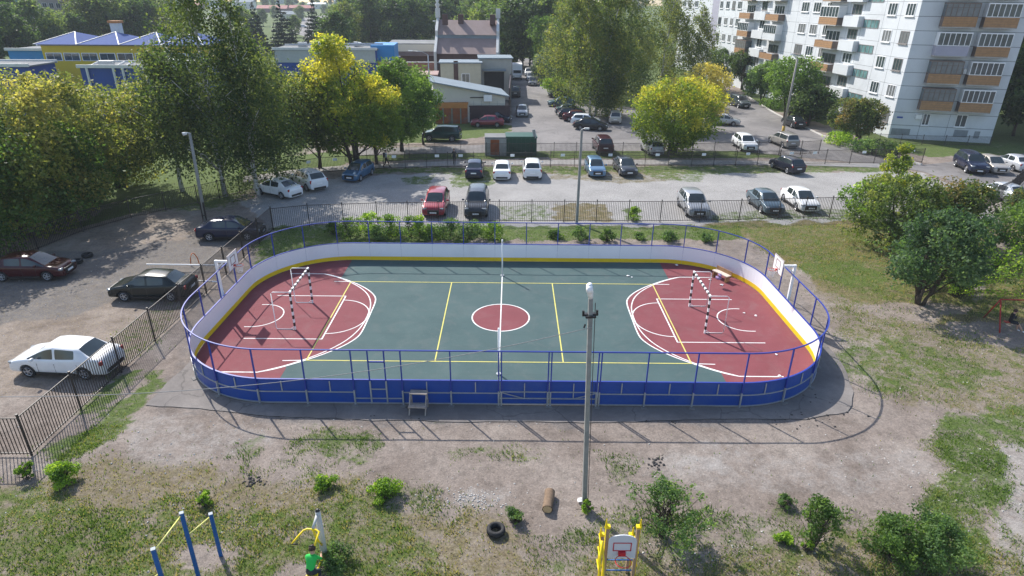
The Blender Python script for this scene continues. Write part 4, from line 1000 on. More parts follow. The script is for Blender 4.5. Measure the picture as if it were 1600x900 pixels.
# grey shed with sloping metal roof
a = at(679, 192); b = at(789, 190); L = (b-a).length; d = b-a; rz = math.atan2(d.y, d.x); hl = hgt(679, 192, 129); hr = hgt(789, 190, 151)
r = empty('shed', a, rz, 'long pale sided shed with a sloping blue-grey metal roof behind the rusty garages', 'shed')
mb = MB(); D = 7
mb.add([(0, 0, 0), (L, 0, 0), (L, D, 0), (0, D, 0), (0, 0, hl), (L, 0, hr), (L, D, hr), (0, D, hl)], [(0, 1, 5, 4), (1, 2, 6, 5), (2, 3, 7, 6), (3, 0, 4, 7), (0, 3, 2, 1), (4, 5, 6, 7)]); mb.build('wall', CREAM, r)
mb = MB(); mb.bar((-.4, D/2-.2, hl+.16), (L+.5, D/2-.2, hr+.10), D+.9, .14); mb.build('roof', METR, r)
mb = MB()
for i in range(1, 9): mb.box((L*i/9, -.012, hr*.42), (.03, .02, hr*.85))
for z in (1.2, 2.4): mb.box((L/2, -.012, z), (L, .02, .03))
mb.build('siding_seams', STONE, r)
MB().box((L*.75, -.3, hr-.1), (1.1, .45, .85)).build('air_conditioner', WPAINT, r); MB().box((L*.62, -.12, hr-.05), (2.2, .08, .12)).build('cable_duct', BROWNM, r)
r, L, h = block(678, 731, 193, 163, 3, 'row of rusty orange metal garages before the pale shed', RUST, ORANGE, cat='garage', name='garage_row', over=.1)
mb = MB(); mb.box((L/2, -.04, h-.25), (L, .06, .5)); mb.build('top_band', ORANGE, r)
for i in range(4): MB().box((L*(i)/3.9+.12, -.05, (h-.5)/2), (.16, .08, h-.5)).build('door_post', mat('weathered_green', (.18, .2, .17), .8, .3), r)
r, L, h = block(732, 797, 191, 167, .12, 'brown corrugated sheet fence right of the rusty garages', BRNS, BRNS, cat='fence', name='sheet_fence', over=.01)
r, L, h = block(796, 800, 186, 140, .1, 'brown sheet fence running along the yard road', BRNS, BRNS, cat='fence', name='sheet_fence', px_y1=128, over=.01)
# cream lean-to
r, L, h = block(690, 752, 160, 99, 5, 'cream lean-to with a small white window behind the metal-roofed shed', mat('render_cream', (.5, .47, .36), .8, .1), METR, name='lean_to'); wins(r, L, h-3.2, h-1.6, [L*.62], 1.2)
MB().box((L*.38, -.06, h-1.6), (.7, .1, 4)).build('brick_pier', BRNW, r)
r, L, h = block(750, 799, 156, 92, 6, 'grey loading bay block with a dark open doorway behind the shed', mat('render_grey', (.40, .40, .37), .8, .1), METR, name='loading_bay')
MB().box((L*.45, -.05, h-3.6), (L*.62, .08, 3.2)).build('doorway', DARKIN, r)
MB().box((L*.45, -.7, h-1.7), (L*.72, 1.4, .15)).build('awning', METR, r)
# brown hall with stepped roof
a = at(684, 128); b = at(775, 128); L = (b-a).length; he = hgt(684, 128, 82)
r = empty('brown_roof_hall', a, 0, 'hall with two-step pinkish brown roof and white end gables', 'building')
MB().prism([(0, 0), (L, 0), (L, 18), (0, 18)], 0, he).build('wall', BRNW, r)
y1, z1 = 3.2, he+2.5; y2, z2 = 6.8, z1+.7+2.6
mb = MB(); mb.add([(0, -.5, he-.2), (L, -.5, he-.2), (L, y1, z1), (0, y1, z1)], [(0, 1, 2, 3)]); mb.add([(0, y1, z1), (L, y1, z1), (L, y1, z1+.7), (0, y1, z1+.7)], [(0, 1, 2, 3)], 1); mb.add([(0, y1-.2, z1+.65), (L, y1-.2, z1+.65), (L, y2, z2), (0, y2, z2)], [(0, 1, 2, 3)]); mb.add([(0, y2, z2), (L, y2, z2), (L, 18, he), (0, 18, he)], [(0, 1, 2, 3)])
mb.build('roof', [BRNR, METR], r)
for x in (-.25, L+.25):
    mb = MB()
    pts = [(-.8, 0), (-.8, he+.2), (y1, z1+.5), (y1, z1+1.4), (y2, z2+.6), (18, he+.4), (18, 0)]
    V = [(x-.25, y, z) for y, z in pts]+[(x+.25, y, z) for y, z in pts]; k = len(pts)
    mb.add(V, [tuple(range(k)), tuple(range(2*k-1, k-1, -1))]+[(i, i+k, (i+1) % k+k, (i+1) % k) for i in range(k)]); mb.build('gable_wall', TRIM, r)
    mb = MB(); mb.box((x, y2, z2+1.3), (.9, .9, 1.8)); mb.build('gable_pillar', TRIM, r)
mb = MB(); mb.tube([(-.25, y2, z2+2.2), (-.25, y2, z2+2.8), (-.25, y2, z2+3.2), (-.25, y2, z2+3.7), (-.25, y2, z2+4.3), (-.25, y2, z2+4.8)], [.25, .5, .2, .42, .15, .3], 10); mb.build('finial', TRIM, r, True)
for x, y in ((L*.12, 4.6), (L*.38, 6.2), (L*.93, 5.4)): MB().box((x, y, z2+.1), (1.1, .9, 2.0)).build('chimney', BRNW, r, bevel=.05)
r, L, h = block(611, 688, 120, 69, 12, 'flat brown building with cream fascia left of the brown hall', BRNW, GREYR, name='flat_building')
MB().box((L/2, -.1, h-.7), (L+.4, .3, 1.4)).build('fascia', CREAM, r); mb = MB(); mb.add([(0, -.3, h-1.4), (L, -.3, h-1.4), (L, -1.5, h-2.2), (0, -1.5, h-2.2)], [(0, 1, 2, 3), (3, 2, 1, 0)]); mb.build('canopy', BRNR, r)
r, L, h = block(628, 690, 128, 98, .3, 'low brick yard wall with pale panels by the curved lamp', mat('brick_red', (.30, .14, .11), .85, .25, 2), TRIM, name='brick_wall', cat='wall', over=.02)
r, L, h = block(640, 683, 150, 118, 6, 'flat pink-brown roofed annex beside the trees', BRNW, mat('roof_pink', (.33, .22, .2), .8, .1), name='annex')
# concrete slab wall
r, L, h = block(560, 640, 221, 194, .2, 'grey concrete slab wall behind the green tree', CONC, CONC, name='concrete_wall', cat='wall', px_y1=203, over=.02)
# kiosk and dumpster
r, L, h = block(758, 792, 243, 217, 2.2, 'weathered grey and rust metal box beside the green container', mat('weathered', (.3, .3, .28), .8, .25), GREYR, cat='shed', name='metal_box', over=.03)
MB().box((L*.45, -.03, h/2), (L*.4, .05, h*.9)).build('door', RUST, r)
mb = MB(); r, L, h = block(791, 838, 243, 216, 2.4, 'dark green waste container by the footpath fence', mat('container_green', (.012, .065, .04), .5, .2), mat('container_green2', (.015, .075, .05), .5, .2), cat='container', name='waste_container', over=.05)
for i in range(7): mb.box((L*(i+.5)/7, -.05, h/2), (.06, .1, h*.95))
mb.build('ribs', MATS['container_green'], r); MB().bar((L-.2, 0, h), (L-.35, .1, h+.9), .12, .3).build('lid_flap', GALV, r)
# far left apartments
BRK = mat('far_brick', (.36, .30, .26), .85, .12, .4); CYAN = mat('balcony_cyan', (.05, .28, .50), .6, .1)
a = at(12, 66); b = at(142, 62); d = b-a; L = d.length
r = empty('brick_apartments', a, math.atan2(d.y, d.x), 'far beige brick apartment house with cyan balconies at the top left corner', 'building')
MB().prism([(0, 0), (L, 0), (L, 12), (0, 12)], 0, 22).build('wall', BRK, r); MB().prism([(-.4, -.4), (L+.4, -.4), (L+.4, 12.4), (-.4, 12.4)], 22, 22.5).build('roof', GREYR, r)
wins(r, L, 1.5, 3.1, [L*q for q in (.07, .46, .54, .62, .7, .79)], 1.3, rows=6, dz=3.1)
for k in range(6):
    for q in (.24, .93):
        s_ = MB().box((L*q, -.7, .9+k*3.1), (4.2, 1.4, 1.0)).build('balcony', CYAN, r); MB().box((L*q, -.72, 2.1+k*3.1), (4.0, 1.3, 1.2)).build('glazing', BRNW, s_)
    s_ = MB().box((L*.02+2, -.6, .9+k*3.1), (3.2, 1.2, 1.0)).build('balcony', TRIM, r)
# far houses
def house(px, py, w, dp, h, rh, wall, roof, label):
    a = at(px, py); r = empty('house', a, 0, label, 'house', 'distant houses on the horizon')
    MB().prism([(-w/2, 0), (w/2, 0), (w/2, dp), (-w/2, dp)], 0, h).build('wall', wall, r)
    mb = MB(); mb.add([(-w/2-.4, -.5, h), (w/2+.4, -.5, h), (w/2+.4, dp+.5, h), (-w/2-.4, dp+.5, h), (-w/2-.4, dp/2, h+rh), (w/2+.4, dp/2, h+rh)], [(0, 1, 5, 4), (2, 3, 4, 5), (0, 4, 3), (1, 2, 5), (3, 2, 1, 0)]); mb.build('roof', roof, r)
    for i in range(3): MB().box((-w/2+w*(i+.5)/3, -.05, h*.55), (1.1, .08, 1.3)).build('window', WGLASS, r)
RR = mat('roof_red', (.35, .07, .06), .7, .15); LG = mat('roof_light', (.6, .62, .62), .6, .1)
for q in [(440, 6, 60, 14, 10, 4, TRIM, RR, 'large red and white far block at the top edge'), (540, 10, 40, 14, 9, 3, CREAM, METR, 'pale grey far block above the street lamp'), (600, 8, 50, 14, 12, 3, TRIM, LG, 'wide pale far block above the wood'), (690, 7, 60, 14, 11, 3, CREAM, METR, 'wide cream far block above the brown hall'), (820, 20, 18, 10, 16, 1, TRIM, METR, 'pale tower house peeping out above the bright maples'), (300, 16, 20, 10, 5, 3, BRNW, RR, 'small red roofed far house left of the tall birch'), (455, 32, 14, 8, 4, 2, CREAM, METR, 'small grey roofed house between the spruces and the red roofs'), (330, 10, 34, 12, 9, 3, TRIM, LG, 'white far block left of the tall birch top'),
          (218, 31, 16, 9, 4, 2.4, CREAM, LG, 'white roofed far house left of the leaning lamp post'), (255, 25, 22, 9, 3, 1.5, TRIM, LG, 'long low white roofed far building right of the white house'), (345, 27, 14, 9, 5, 3, CREAM, METR, 'grey roofed far house in the gap between the birches'),
          (425, 20, 30, 10, 4, 3, BRNW, RR, 'red roofed far building above the left spruce'), (470, 18, 26, 10, 3.5, 3, BRNW, RR, 'red roofed far building between the two spruces'), (495, 14, 24, 10, 6, 2, TRIM, LG, 'white far building right of the red roofs'),
          (270, 8, 30, 14, 12, 3, CREAM, METR, 'pale far block on the horizon at upper left'), (380, 14, 26, 12, 8, 3, TRIM, METR, 'pale far block behind the tall birch')]: house(*q)
# far street
sheet('road', P((455, 50), (475, 28), (520, 22), (620, 18), (620, 22), (520, 28), (500, 40), (485, 60)), .02, ROADM)
sheet('road', P((200, 30), (330, 26), (330, 29), (200, 34)), .02, ROADM)

# ------------------------------------------------------------------ trees and bushes
def leaf_mesh(name, pts, nrm, size, rng, m, aspect=.62, fold=0.0):
    n = len(pts); a = rng.normal(size=(n, 3)); nn = nrm*.75+a*.8; nn /= np.linalg.norm(nn, axis=1)[:, None]+1e-9
    h = rng.normal(size=(n, 3)); u = np.cross(nn, h); u /= np.linalg.norm(u, axis=1)[:, None]+1e-9; v = np.cross(nn, u)
    s = size*rng.uniform(.6, 1.35, n)[:, None]
    q = np.stack([pts+u*s, pts+v*s*aspect, pts-u*s, pts-v*s*aspect], 1).reshape(-1, 3).astype(np.float32)
    me = bpy.data.meshes.new(name); me.vertices.add(4*n); me.vertices.foreach_set('co', q.ravel())
    me.loops.add(4*n); me.loops.foreach_set('vertex_index', np.arange(4*n, dtype=np.int32)); me.polygons.add(n); me.polygons.foreach_set('loop_start', np.arange(0, 4*n, 4, dtype=np.int32))
    me.update(calc_edges=True); return me
def crown(name, clumps, nleaf, size, rng, m, tintf=None, droop=0.0, hollow=.5, gap=.34):
    C = np.array([c[:3] for c in clumps]); Rr = np.array([c[3:6] for c in clumps]); w = (Rr.prod(1))**.66; w /= w.sum()
    k = rng.choice(len(C), nleaf, p=w); d = rng.normal(size=(nleaf, 3)); d /= np.linalg.norm(d, axis=1)[:, None]
    r = hollow+(1-hollow)*rng.uniform(0, 1, nleaf)**.6; r *= 1+np.abs(rng.normal(size=nleaf))*.22
    off = d*Rr[k]*r[:, None]
    if droop: off[:, 2] -= droop*rng.uniform(0, 1, nleaf)**2*Rr[k][:, 2]
    pts = C[k]+off
    sc = max(.5, float(Rr.mean())*.85); g = fbm(pts[:, 0]+pts[:, 2]*.8, pts[:, 1]-pts[:, 2]*.7, sc, 31)*.6+fbm(pts[:, 0]-pts[:, 1]*.5, pts[:, 2]+pts[:, 1]*.6, sc, 47)*.4
    q = g > np.quantile(g, gap); pts = pts[q]; d = d[q]; k = k[q]; nleaf = len(pts); ctr = C.mean(0); out = pts-ctr; out /= np.linalg.norm(out, axis=1)[:, None]+1e-9
    nr = d*.35+out*.3; nr[:, 2] += .6
    me = leaf_mesh(name, pts, nr, size, rng, m)
    ct = rng.normal(size=len(C))*.2
    t = .5+ct[k]+rng.normal(size=nleaf)*.15
    if tintf is not None: t = t+tintf(pts)
    a = me.attributes.new('tint', 'FLOAT', 'POINT'); a.data.foreach_set('value', np.repeat(np.clip(t, 0, 1), 4).astype(np.float32))
    me.materials.append(m); return me
def clumps_for(H, Rr, z0, n, rng, prof, cr, ex=(0, 0), cz=.8, inner=.35):
    o = []
    for i in range(n):
        t = ((i+rng.uniform(0, 1))/n)**.9; z = z0+(H-z0)*t; pr = prof(t)*Rr; a = i*2.39996+rng.uniform(-.5, .5)
        rr = pr*rng.uniform(inner, 1.02); c = cr*rng.choice([.5, .7, .9, 1.15, 1.4])*(0.55+.45*prof(t))
        o.append((rr*math.cos(a)+ex[0]*t, rr*math.sin(a)+ex[1]*t, min(z, H-c*.6), c, c, c*cz))
    return o
PROF = {'round': lambda t: math.sqrt(max(.04, 1-(2*t-.9)**2*.95)), 'tall': lambda t: (.62+.55*math.sin(PI*min(1, t*1.0+.12)))*(1-.72*t**2.6)*.95, 'cone': lambda t: max(.05, 1-t), 'vase': lambda t: .55+.45*math.sin(PI*t*.75+.2), 'spread': lambda t: (.75+.25*math.sin(PI*t))*(1-.55*t**3)}
def skeleton(H, tr, clumps, rng, bark, root, lean=(0, 0), stems=1, z0=0, whitewash=None, frac=.82, spread=.3, nlimb=14, name='trunk'):
    mb = MB(); tops = []
    for s in range(stems):
        a = rng.uniform(0, 2*PI); sx, sy = (math.cos(a)*spread*(stems > 1), math.sin(a)*spread*(stems > 1)); pts = []; rs = []
        hh = H*frac*rng.uniform(.85, 1.0) if stems > 1 else H*frac; n = 9
        ln = (lean[0]+math.cos(a)*H*.16*(stems > 1), lean[1]+math.sin(a)*H*.16*(stems > 1))
        for i in range(n+1):
            t = i/n; pts.append((sx+ln[0]*t**1.3+rng.normal()*.06*(i > 0), sy+ln[1]*t**1.3+rng.normal()*.06*(i > 0), hh*t-.05*(i == 0))); rs.append(tr*(1-.85*t)*(1.25 if i == 0 else 1)+.012)
        mb.tube(pts, rs, 9); tops.append((pts, rs))
    for i in range(min(nlimb, len(clumps))):
        c = clumps[int(i*len(clumps)/min(nlimb, len(clumps)))]; pts, rs = tops[i % stems]
        zt = max(z0*.7, c[2]-abs(c[0]-pts[0][0])*.55-abs(c[1]-pts[0][1])*.35-.4); k = min(len(pts)-2, max(1, int(zt/(H*frac)*9))); s_ = Vector(pts[k]); e = Vector(c[:3])
        m_ = s_.lerp(e, .5)+Vector((rng.normal()*.15, rng.normal()*.15, .1*(e-s_).length)); rr = min(rs[k]*.55, .03+.012*(e-s_).length)
        mb.tube([s_, m_, e], [rr, rr*.65, rr*.25], 5)
    return mb.build(name, bark, root, True)
def tree(name, label, x, y, H, Rr, leaf, seed, prof='round', z0=.25, n=14000, size=.13, nc=34, cr=None, bark=BARK, tr=.18, stems=1, lean=(0, 0), droop=0, ex=(0, 0), group=None, cat='tree', tintf=None, cz=.8, hollow=.45, spread=.3, nlimb=14, inner=.35, frac=.82, gap=.30):
    rng = np.random.RandomState(seed); r = empty(name, (x, y, 0), 0, label, cat, group); z0 = z0*H; cr = cr or Rr*.36
    cl = clumps_for(H, Rr, z0+cr*.5, nc, rng, PROF[prof], cr, ex, cz, inner)
    skeleton(H, tr, cl, rng, bark, r, (ex[0]+lean[0], ex[1]+lean[1]), stems, z0, nlimb=nlimb, spread=spread, frac=frac)
    link('crown', crown('crown', cl, n, size, rng, leaf, tintf, droop, hollow, gap), r)
    return r
LB = leafm('leaf_birch', (.033, .062, .026), (.072, .115, .04), (.15, .18, .055))
LBY = leafm('leaf_birch_yellowing', (.05, .085, .03), (.105, .15, .045), (.21, .22, .06))
LYG = leafm('leaf_yellow_green', (.09, .15, .025), (.20, .26, .035), (.47, .43, .06))
LYL = leafm('leaf_lime_green', (.08, .13, .03), (.17, .21, .05), (.33, .33, .08))  # own yellowish green leaf colour of the left edge trees
LYO = leafm('leaf_ash_brown', (.09, .125, .04), (.20, .225, .065), (.40, .36, .12))
LGR = leafm('leaf_green', (.045, .09, .024), (.09, .165, .04), (.16, .25, .06))
LDG = leafm('leaf_dark', (.026, .055, .022), (.05, .095, .034), (.09, .14, .045))
LFR = leafm('leaf_far', (.045, .085, .038), (.085, .14, .05), (.16, .21, .075))
LBR = leafm('leaf_bright', (.08, .16, .02), (.19, .32, .035), (.36, .48, .07))
LSI = leafm('leaf_silver', (.08, .12, .09), (.16, .21, .16), (.28, .34, .27))
LOR = leafm('leaf_apple', (.045, .08, .026), (.09, .125, .038), (.20, .15, .06))
LSH = leafm('leaf_shrub', (.045, .095, .032), (.10, .18, .06), (.19, .28, .10))
SPR = leafm('leaf_spruce', (.010, .024, .016), (.018, .04, .024), (.03, .06, .034), .1)

def T(px, py, *a, **k): p = at(px, py); return p.x, p.y
# birches at left
for (px, py, H, Rr, sd, lb, nn, lf) in [
  (352, 306, 19, 3.9, 11, 'tall birch with a white trunk right behind the concrete lamp post at left', 30000, LB),
  (404, 306, 15.5, 3.1, 12, 'tall birch beside the white sedan, left of the yellow tree', 24000, LB),
  (285, 298, 11.5, 3.4, 13, 'tall dark birch left of the white-trunked birch and behind the lamp post', 24000, LB),
  (432, 272, 10.5, 3.6, 14, 'birch with hanging branches between the white cars and the yellow tree', 22000, LB)]:
    x, y = T(px, py); tree('birch_tree', lb, x, y, H, Rr, lf, sd, 'tall', .34 if sd in (13, 14) else .16, int(nn*1.2), .105, 60, 1.25, BIRCHB, .17, droop=.9, cz=1.5, group='birches at the left', hollow=.3, inner=.2, nlimb=26, frac=.95)
# yard trees at left edge
for (px, py, H, Rr, sd, lb, lf, nn) in [
  (108, 338, 10.2, 4.4, 21, 'wide ash tree with browning yellow leaves before the blue kindergarten', LYO, 30000),
  (190, 292, 8.6, 3.6, 22, 'brown-green tree at the lawn fence, left of the birches', LYO, 22000),
  (28, 372, 7.4, 4.0, 23, 'yellow-green tree overhanging the dark red sedan at the left edge', LYL, 24000),
  (-60, 330, 9, 4.8, 24, 'green-yellow tree cut by the left edge of the picture', LYL, 20000),
  (-40, 400, 8, 4.2, 26, 'shady tree behind the dark red sedan at the left edge', LGR, 18000),
  (85, 352, 7.5, 3.8, 25, 'dark green understorey tree between the fence and the browning ash', LGR, 18000),
  (140, 318, 6.5, 2.8, 27, 'low dark green tree at the shaded bend of the left fence', LGR, 12000)]:
    x, y = T(px, py); tree('leafy_tree', lb, x, y, H, Rr, lf, sd, 'vase', .03, int(nn*1.25), .12, 64, 1.15, BARK, .2, stems=3, group=None, gap=.42)
ytint = lambda lo, k: (lambda p: (p[:, 2]-lo)*k)
x, y = T(555, 262); tree('yellow_tree', 'yellow and green tree above the blue hatchback', x, y, 12.2, 5.0, LYG, 31, 'tall', .12, 34000, .12, 60, 1.2, BARK, .2, stems=3, tintf=ytint(7.6, .075), ex=(-1.2, 0))
x, y = T(590, 255); tree('yellow_tree', 'smaller yellow-green tree leaning right of the big yellow one', x, y, 8.4, 3.2, LYG, 32, 'round', .18, 16000, .12, 28, 1.1, BARK, .14, stems=2, tintf=ytint(6, .06))
x, y = T(500, 262); tree('leafy_tree', 'green tree between the hanging birch and the yellow tree', x, y, 9.2, 3.4, LBY, 33, 'round', .15, 18000, .12, 30, 1.2, BARK, .15)
x, y = T(628, 236); tree('leafy_tree', 'dense green maple left of the rusty garages', x, y, 9.6, 3.5, LGR, 34, 'round', .16, 24000, .13, 36, 1.25, BARK, .2)
x, y = T(662, 226); tree('leafy_tree', 'slimmer green tree right of the dense maple by the dark green suv', x, y, 7.4, 2.3, LGR, 35, 'round', .2, 12000, .12, 22, .95, BARK, .12)
# birches over the yard
for (px, py, H, Rr, sd, lb, lf, nn, ex) in [
  (922, 180, 20, 4.6, 41, 'big birch at the head of the slanting row of cars', LBY, 26000, (-1.5, 0)),
  (930, 181, 19, 4.4, 42, 'birch leaning right from the same foot as the big yard birch', LBY, 22000, (3.0, 0)),
  (890, 150, 19, 4.6, 43, 'birch with yellowing hanging branches beside the lamp post on the yard road', LBY, 24000, (0, 0)),
  (978, 150, 20, 4.8, 44, 'middle birch of the yard group behind the beige wagon', LBY, 22000, (0, 0)),
  (1030, 140, 21, 4.9, 45, 'rightmost tall birch with a bare white trunk before the white apartment block', LBY, 22000, (1.5, 0)),
  (945, 135, 18, 4.8, 46, 'darker green birch hidden behind the yard birches', LB, 20000, (0, 0)),
  (1085, 138, 15, 2.6, 47, 'thin yellowing birch close to the apartment block', LBY, 12000, (0, 0))]:
    x, y = T(px, py); tree('birch_tree', lb, x, y, H, Rr*1.12, lf, sd, 'tall', .10, int(nn*1.3), .14, 60, 1.4, BIRCHB, .17, droop=1.0, cz=1.6, ex=ex, group='birches over the yard', hollow=.3, inner=.2, nlimb=22, frac=.95)
x, y = T(1050, 240); tree('yellow_tree', 'rounded bright yellow-green tree in front of the asphalt yard', x, y, 7.9, 4.4, LYG, 51, 'round', .08, 36000, .12, 56, 1.3, BARK, .2, stems=3, tintf=ytint(5.6, .09))
x, y = T(1092, 205); tree('yellow_tree', 'pale yellow willow-like tree behind the bright yellow-green tree', x, y, 8.4, 3.6, leafm('leaf_pale', (.16, .16, .05), (.34, .30, .09), (.5, .42, .14)), 52, 'round', .15, 18000, .12, 34, 1.1, BARK, .15, stems=3)
for (px, py, H, Rr, sd, lb, lf) in [(1228, 186, 8.4, 4.2, 61, 'green maple behind the yellow-footed lamp post', LGR), (1160, 140, 7.0, 3.6, 62, 'green tree in front of the far windows of the apartment block', LDG), (1190, 160, 6.2, 3, 63, 'light green thin tree left of the maple by the apartment block', LSH), (1128, 128, 6.5, 4, 64, 'dark green bushy tree at the far bend of the yard road', LDG), (1262, 196, 5.2, 2.4, 66, 'small dark tree beside the entrance of the apartment block', LDG)]:
    x, y = T(px, py); tree('leafy_tree', lb, x, y, H, Rr, lf, sd, 'round', .2, 16000, .15, 32, 1.2, BARK, .14, stems=2)
x, y = T(1338, 222); tree('apple_tree', 'round dark tree with reddish fruit at the corner of the apartment block', x, y, 5.0, 3.2, LOR, 65, 'round', .18, 18000, .12, 36, 1.0, BARK, .13, stems=2)
# right side trees
x, y = T(1438, 474); tree('spreading_tree', 'spreading dark green elm with bare forked stems on the worn lawn', x, y, 5.3, 2.75, leafm('leaf_elm', (.032, .07, .034), (.07, .13, .058), (.14, .21, .10)), 71, 'spread', .24, 21000, .085, 60, .72, BARK, .085, stems=5, ex=(.5, 0), spread=.18, nlimb=40, inner=.15)
x, y = T(1392, 388); tree('shrub_tree', 'broad olive green shrub tree with brownish seed tufts behind the elm', x, y, 5.0, 3.2, leafm('leaf_olive', (.05, .085, .025), (.10, .15, .04), (.20, .23, .07)), 72, 'spread', .04, 20000, .09, 64, .75, BARK, .12, stems=4, tintf=lambda p: (p[:, 2]-3.5)*.06)
x, y = T(1480, 385); tree('shrub_tree', 'tall loose shrub with rusty seed heads behind the elm at right', x, y, 4.5, 2.1, LOR, 73, 'vase', .1, 12000, .10, 34, .75, BARK, .10, stems=4, tintf=lambda p: (p[:, 2]-3)*.1)
x, y = T(1388, 330); tree('shrub_tree', 'slim yellow-topped sapling at the bend of the fence', x, y, 5.4, 1.2, LYG, 74, 'tall', .2, 5000, .10, 14, .6, BARK, .06)
x, y = T(1345, 345); tree('shrub_tree', 'low shrub with yellow leaf tips at the back fence', x, y, 3.2, 1.5, LBR, 75, 'round', .1, 5000, .09, 16, .55, BARK, .05)
x, y = T(1585, 390); tree('shrub_tree', 'green shrub at the right edge below the silver sedan', x, y, 3.0, 2.2, LGR, 76, 'round', .05, 9000, .09, 22, .8, BARK, .06, stems=3)
x, y = T(1650, 470); tree('shrub_tree', 'green shrub cut by the right edge above the swing', x, y, 3.6, 2.6, LGR, 77, 'round', .05, 9000, .09, 22, .9, BARK, .06, stems=3)
x, y = T(1590, 345); tree('shrub_tree', 'thin brownish shrub at the right fence', x, y, 2.4, 1.3, LOR, 78, 'vase', .1, 5000, .09, 16, .6, BARK, .05, stems=2)
# long elm shoots: arching twigs with paired leaves
def shoots(name, label, x, y, n, L, leaf, seed, zb=1.5, dirx=0.0):
    rng = np.random.RandomState(seed); r = empty(name, (x, y, 0), 0, label, 'shrub'); mb = MB(); P_ = []; Nn = []
    for i in range(n):
        a = rng.uniform(0, 2*PI); l = L*rng.uniform(.6, 1.1); el = rng.uniform(.5, 1.2); d = Vector((math.cos(a)*math.cos(el)+dirx, math.sin(a)*math.cos(el), math.sin(el))).normalized()
        pts = []; p = Vector((rng.normal()*.12, rng.normal()*.12, 0.0))
        for k in range(10): pts.append(p.copy()); p = p+d*(l/9); d = (d+Vector((0, 0, -.085))).normalized()
        mb.tube(pts, [.022*(1-.09*k) for k in range(10)], 5)
        for k in range(2, 10):
            for q in range(9):
                t = rng.uniform(0, 1); c = pts[k-1].lerp(pts[k], t); P_.append((c.x+rng.normal()*.075, c.y+rng.normal()*.075, c.z+rng.normal()*.06)); Nn.append((rng.normal()*.3, rng.normal()*.3, 1))
    mb.build('stems', BARK, r, True); P_ = np.array(P_); me = leaf_mesh('leaves', P_, np.array(Nn), .07, rng, leaf)
    a = me.attributes.new('tint', 'FLOAT', 'POINT'); a.data.foreach_set('value', np.repeat(rng.uniform(.2, .9, len(P_)), 4).astype(np.float32)); me.materials.append(leaf); link('leaves', me, r); return r
x, y = T(1492, 462); shoots('elm_shrub', 'bright green elm shoots arching up right of the forked elm', x, y, 46, 5.2, LBR, 81, dirx=.25)
x, y = T(1452, 452); shoots('elm_shrub', 'elm shoots rising through the spreading dark elm', x, y, 30, 5.4, LSH, 82)
x, y = T(1560, 420); shoots('elm_shrub', 'light green elm shoots at the right edge by the sandy path', x, y, 26, 3.6, LBR, 83)
# foreground shrubs
def bush(label, px, py, H, Rr, leaf, seed, n=5000, size=.05, nc=18, stems=3, prof='spread', z0=.0, cr=None, name='shrub', group=None, hollow=.35, inner=.2, gap=.05):
    x, y = T(px, py); return tree(name, label, x, y, H, Rr*1.1, leaf, seed, prof, z0, int(n*1.7), size*.85, int(nc*1.6), (cr or Rr*.42)*.85, BARK, max(.012, H*.013), stems, group=group, cat='bush', hollow=hollow, spread=.06, nlimb=nc, inner=inner, gap=gap, cz=.75)
bush('open branched green shrub with visible stems in front of the sandy ground', 1035, 838, 1.95, 1.35, LSH, 91, 4200, .05, 44, 8, 'spread', .25, .30, hollow=.1, gap=.4)
bush('upright green shrub between the open shrub and the dense hedge bush', 1268, 853, 1.9, .62, LGR, 92, 2600, .05, 20, 4, 'tall', .2, .3, gap=.38)
bush('dense green bush at lower right, its left half', 1388, 866, 1.25, .85, LGR, 93, 5200, .05, 24, gap=.25)
bush('dense dark green bush at lower right, its right half', 1450, 868, 1.35, .85, LSH, 94, 5200, .05, 24, gap=.3)
bush('round bright green bush below the corner of the left picket fence', 100, 752, .75, .46, LBR, 95, 2600, .04, 14)
bush('small bright bush right under the picket fence corner post', 42, 747, .65, .24, LBR, 96, 1100, .04, 8)
bush('bright green low bush in the dry weeds left of centre', 600, 776, .62, .45, LBR, 97, 2400, .04, 14)
bush('small bright weed bush left of the central low bush', 508, 762, .4, .38, LBR, 98, 1200, .04, 10)
bush('small yellow-green weed bush above the blue pull-up bars', 320, 788, .45, .26, LBR, 99, 900, .035, 8)
bush('bright sprig growing at the foot of the near concrete pole', 916, 798, .45, .22, LBR, 100, 800, .035, 8)
bush('dark green clump at the foot of the yellow exercise machine', 520, 885, .5, .5, LSH, 101, 1600, .04, 12)
bush('small green clump left of the cut log', 805, 815, .4, .32, LSH, 102, 900, .035, 8)
bush('low green clump right of the hedge bush', 1225, 790, .4, .3, LSH, 103, 700, .035, 8)
bush('pale strap-leaved plant left of the upright shrub', 1225, 845, .3, .25, LBR, 104, 350, .06, 7)
bush('small green shoots at the foot of the upright shrub', 1262, 858, .3, .18, LBR, 106, 300, .04, 6)
wr = np.random.RandomState(7)
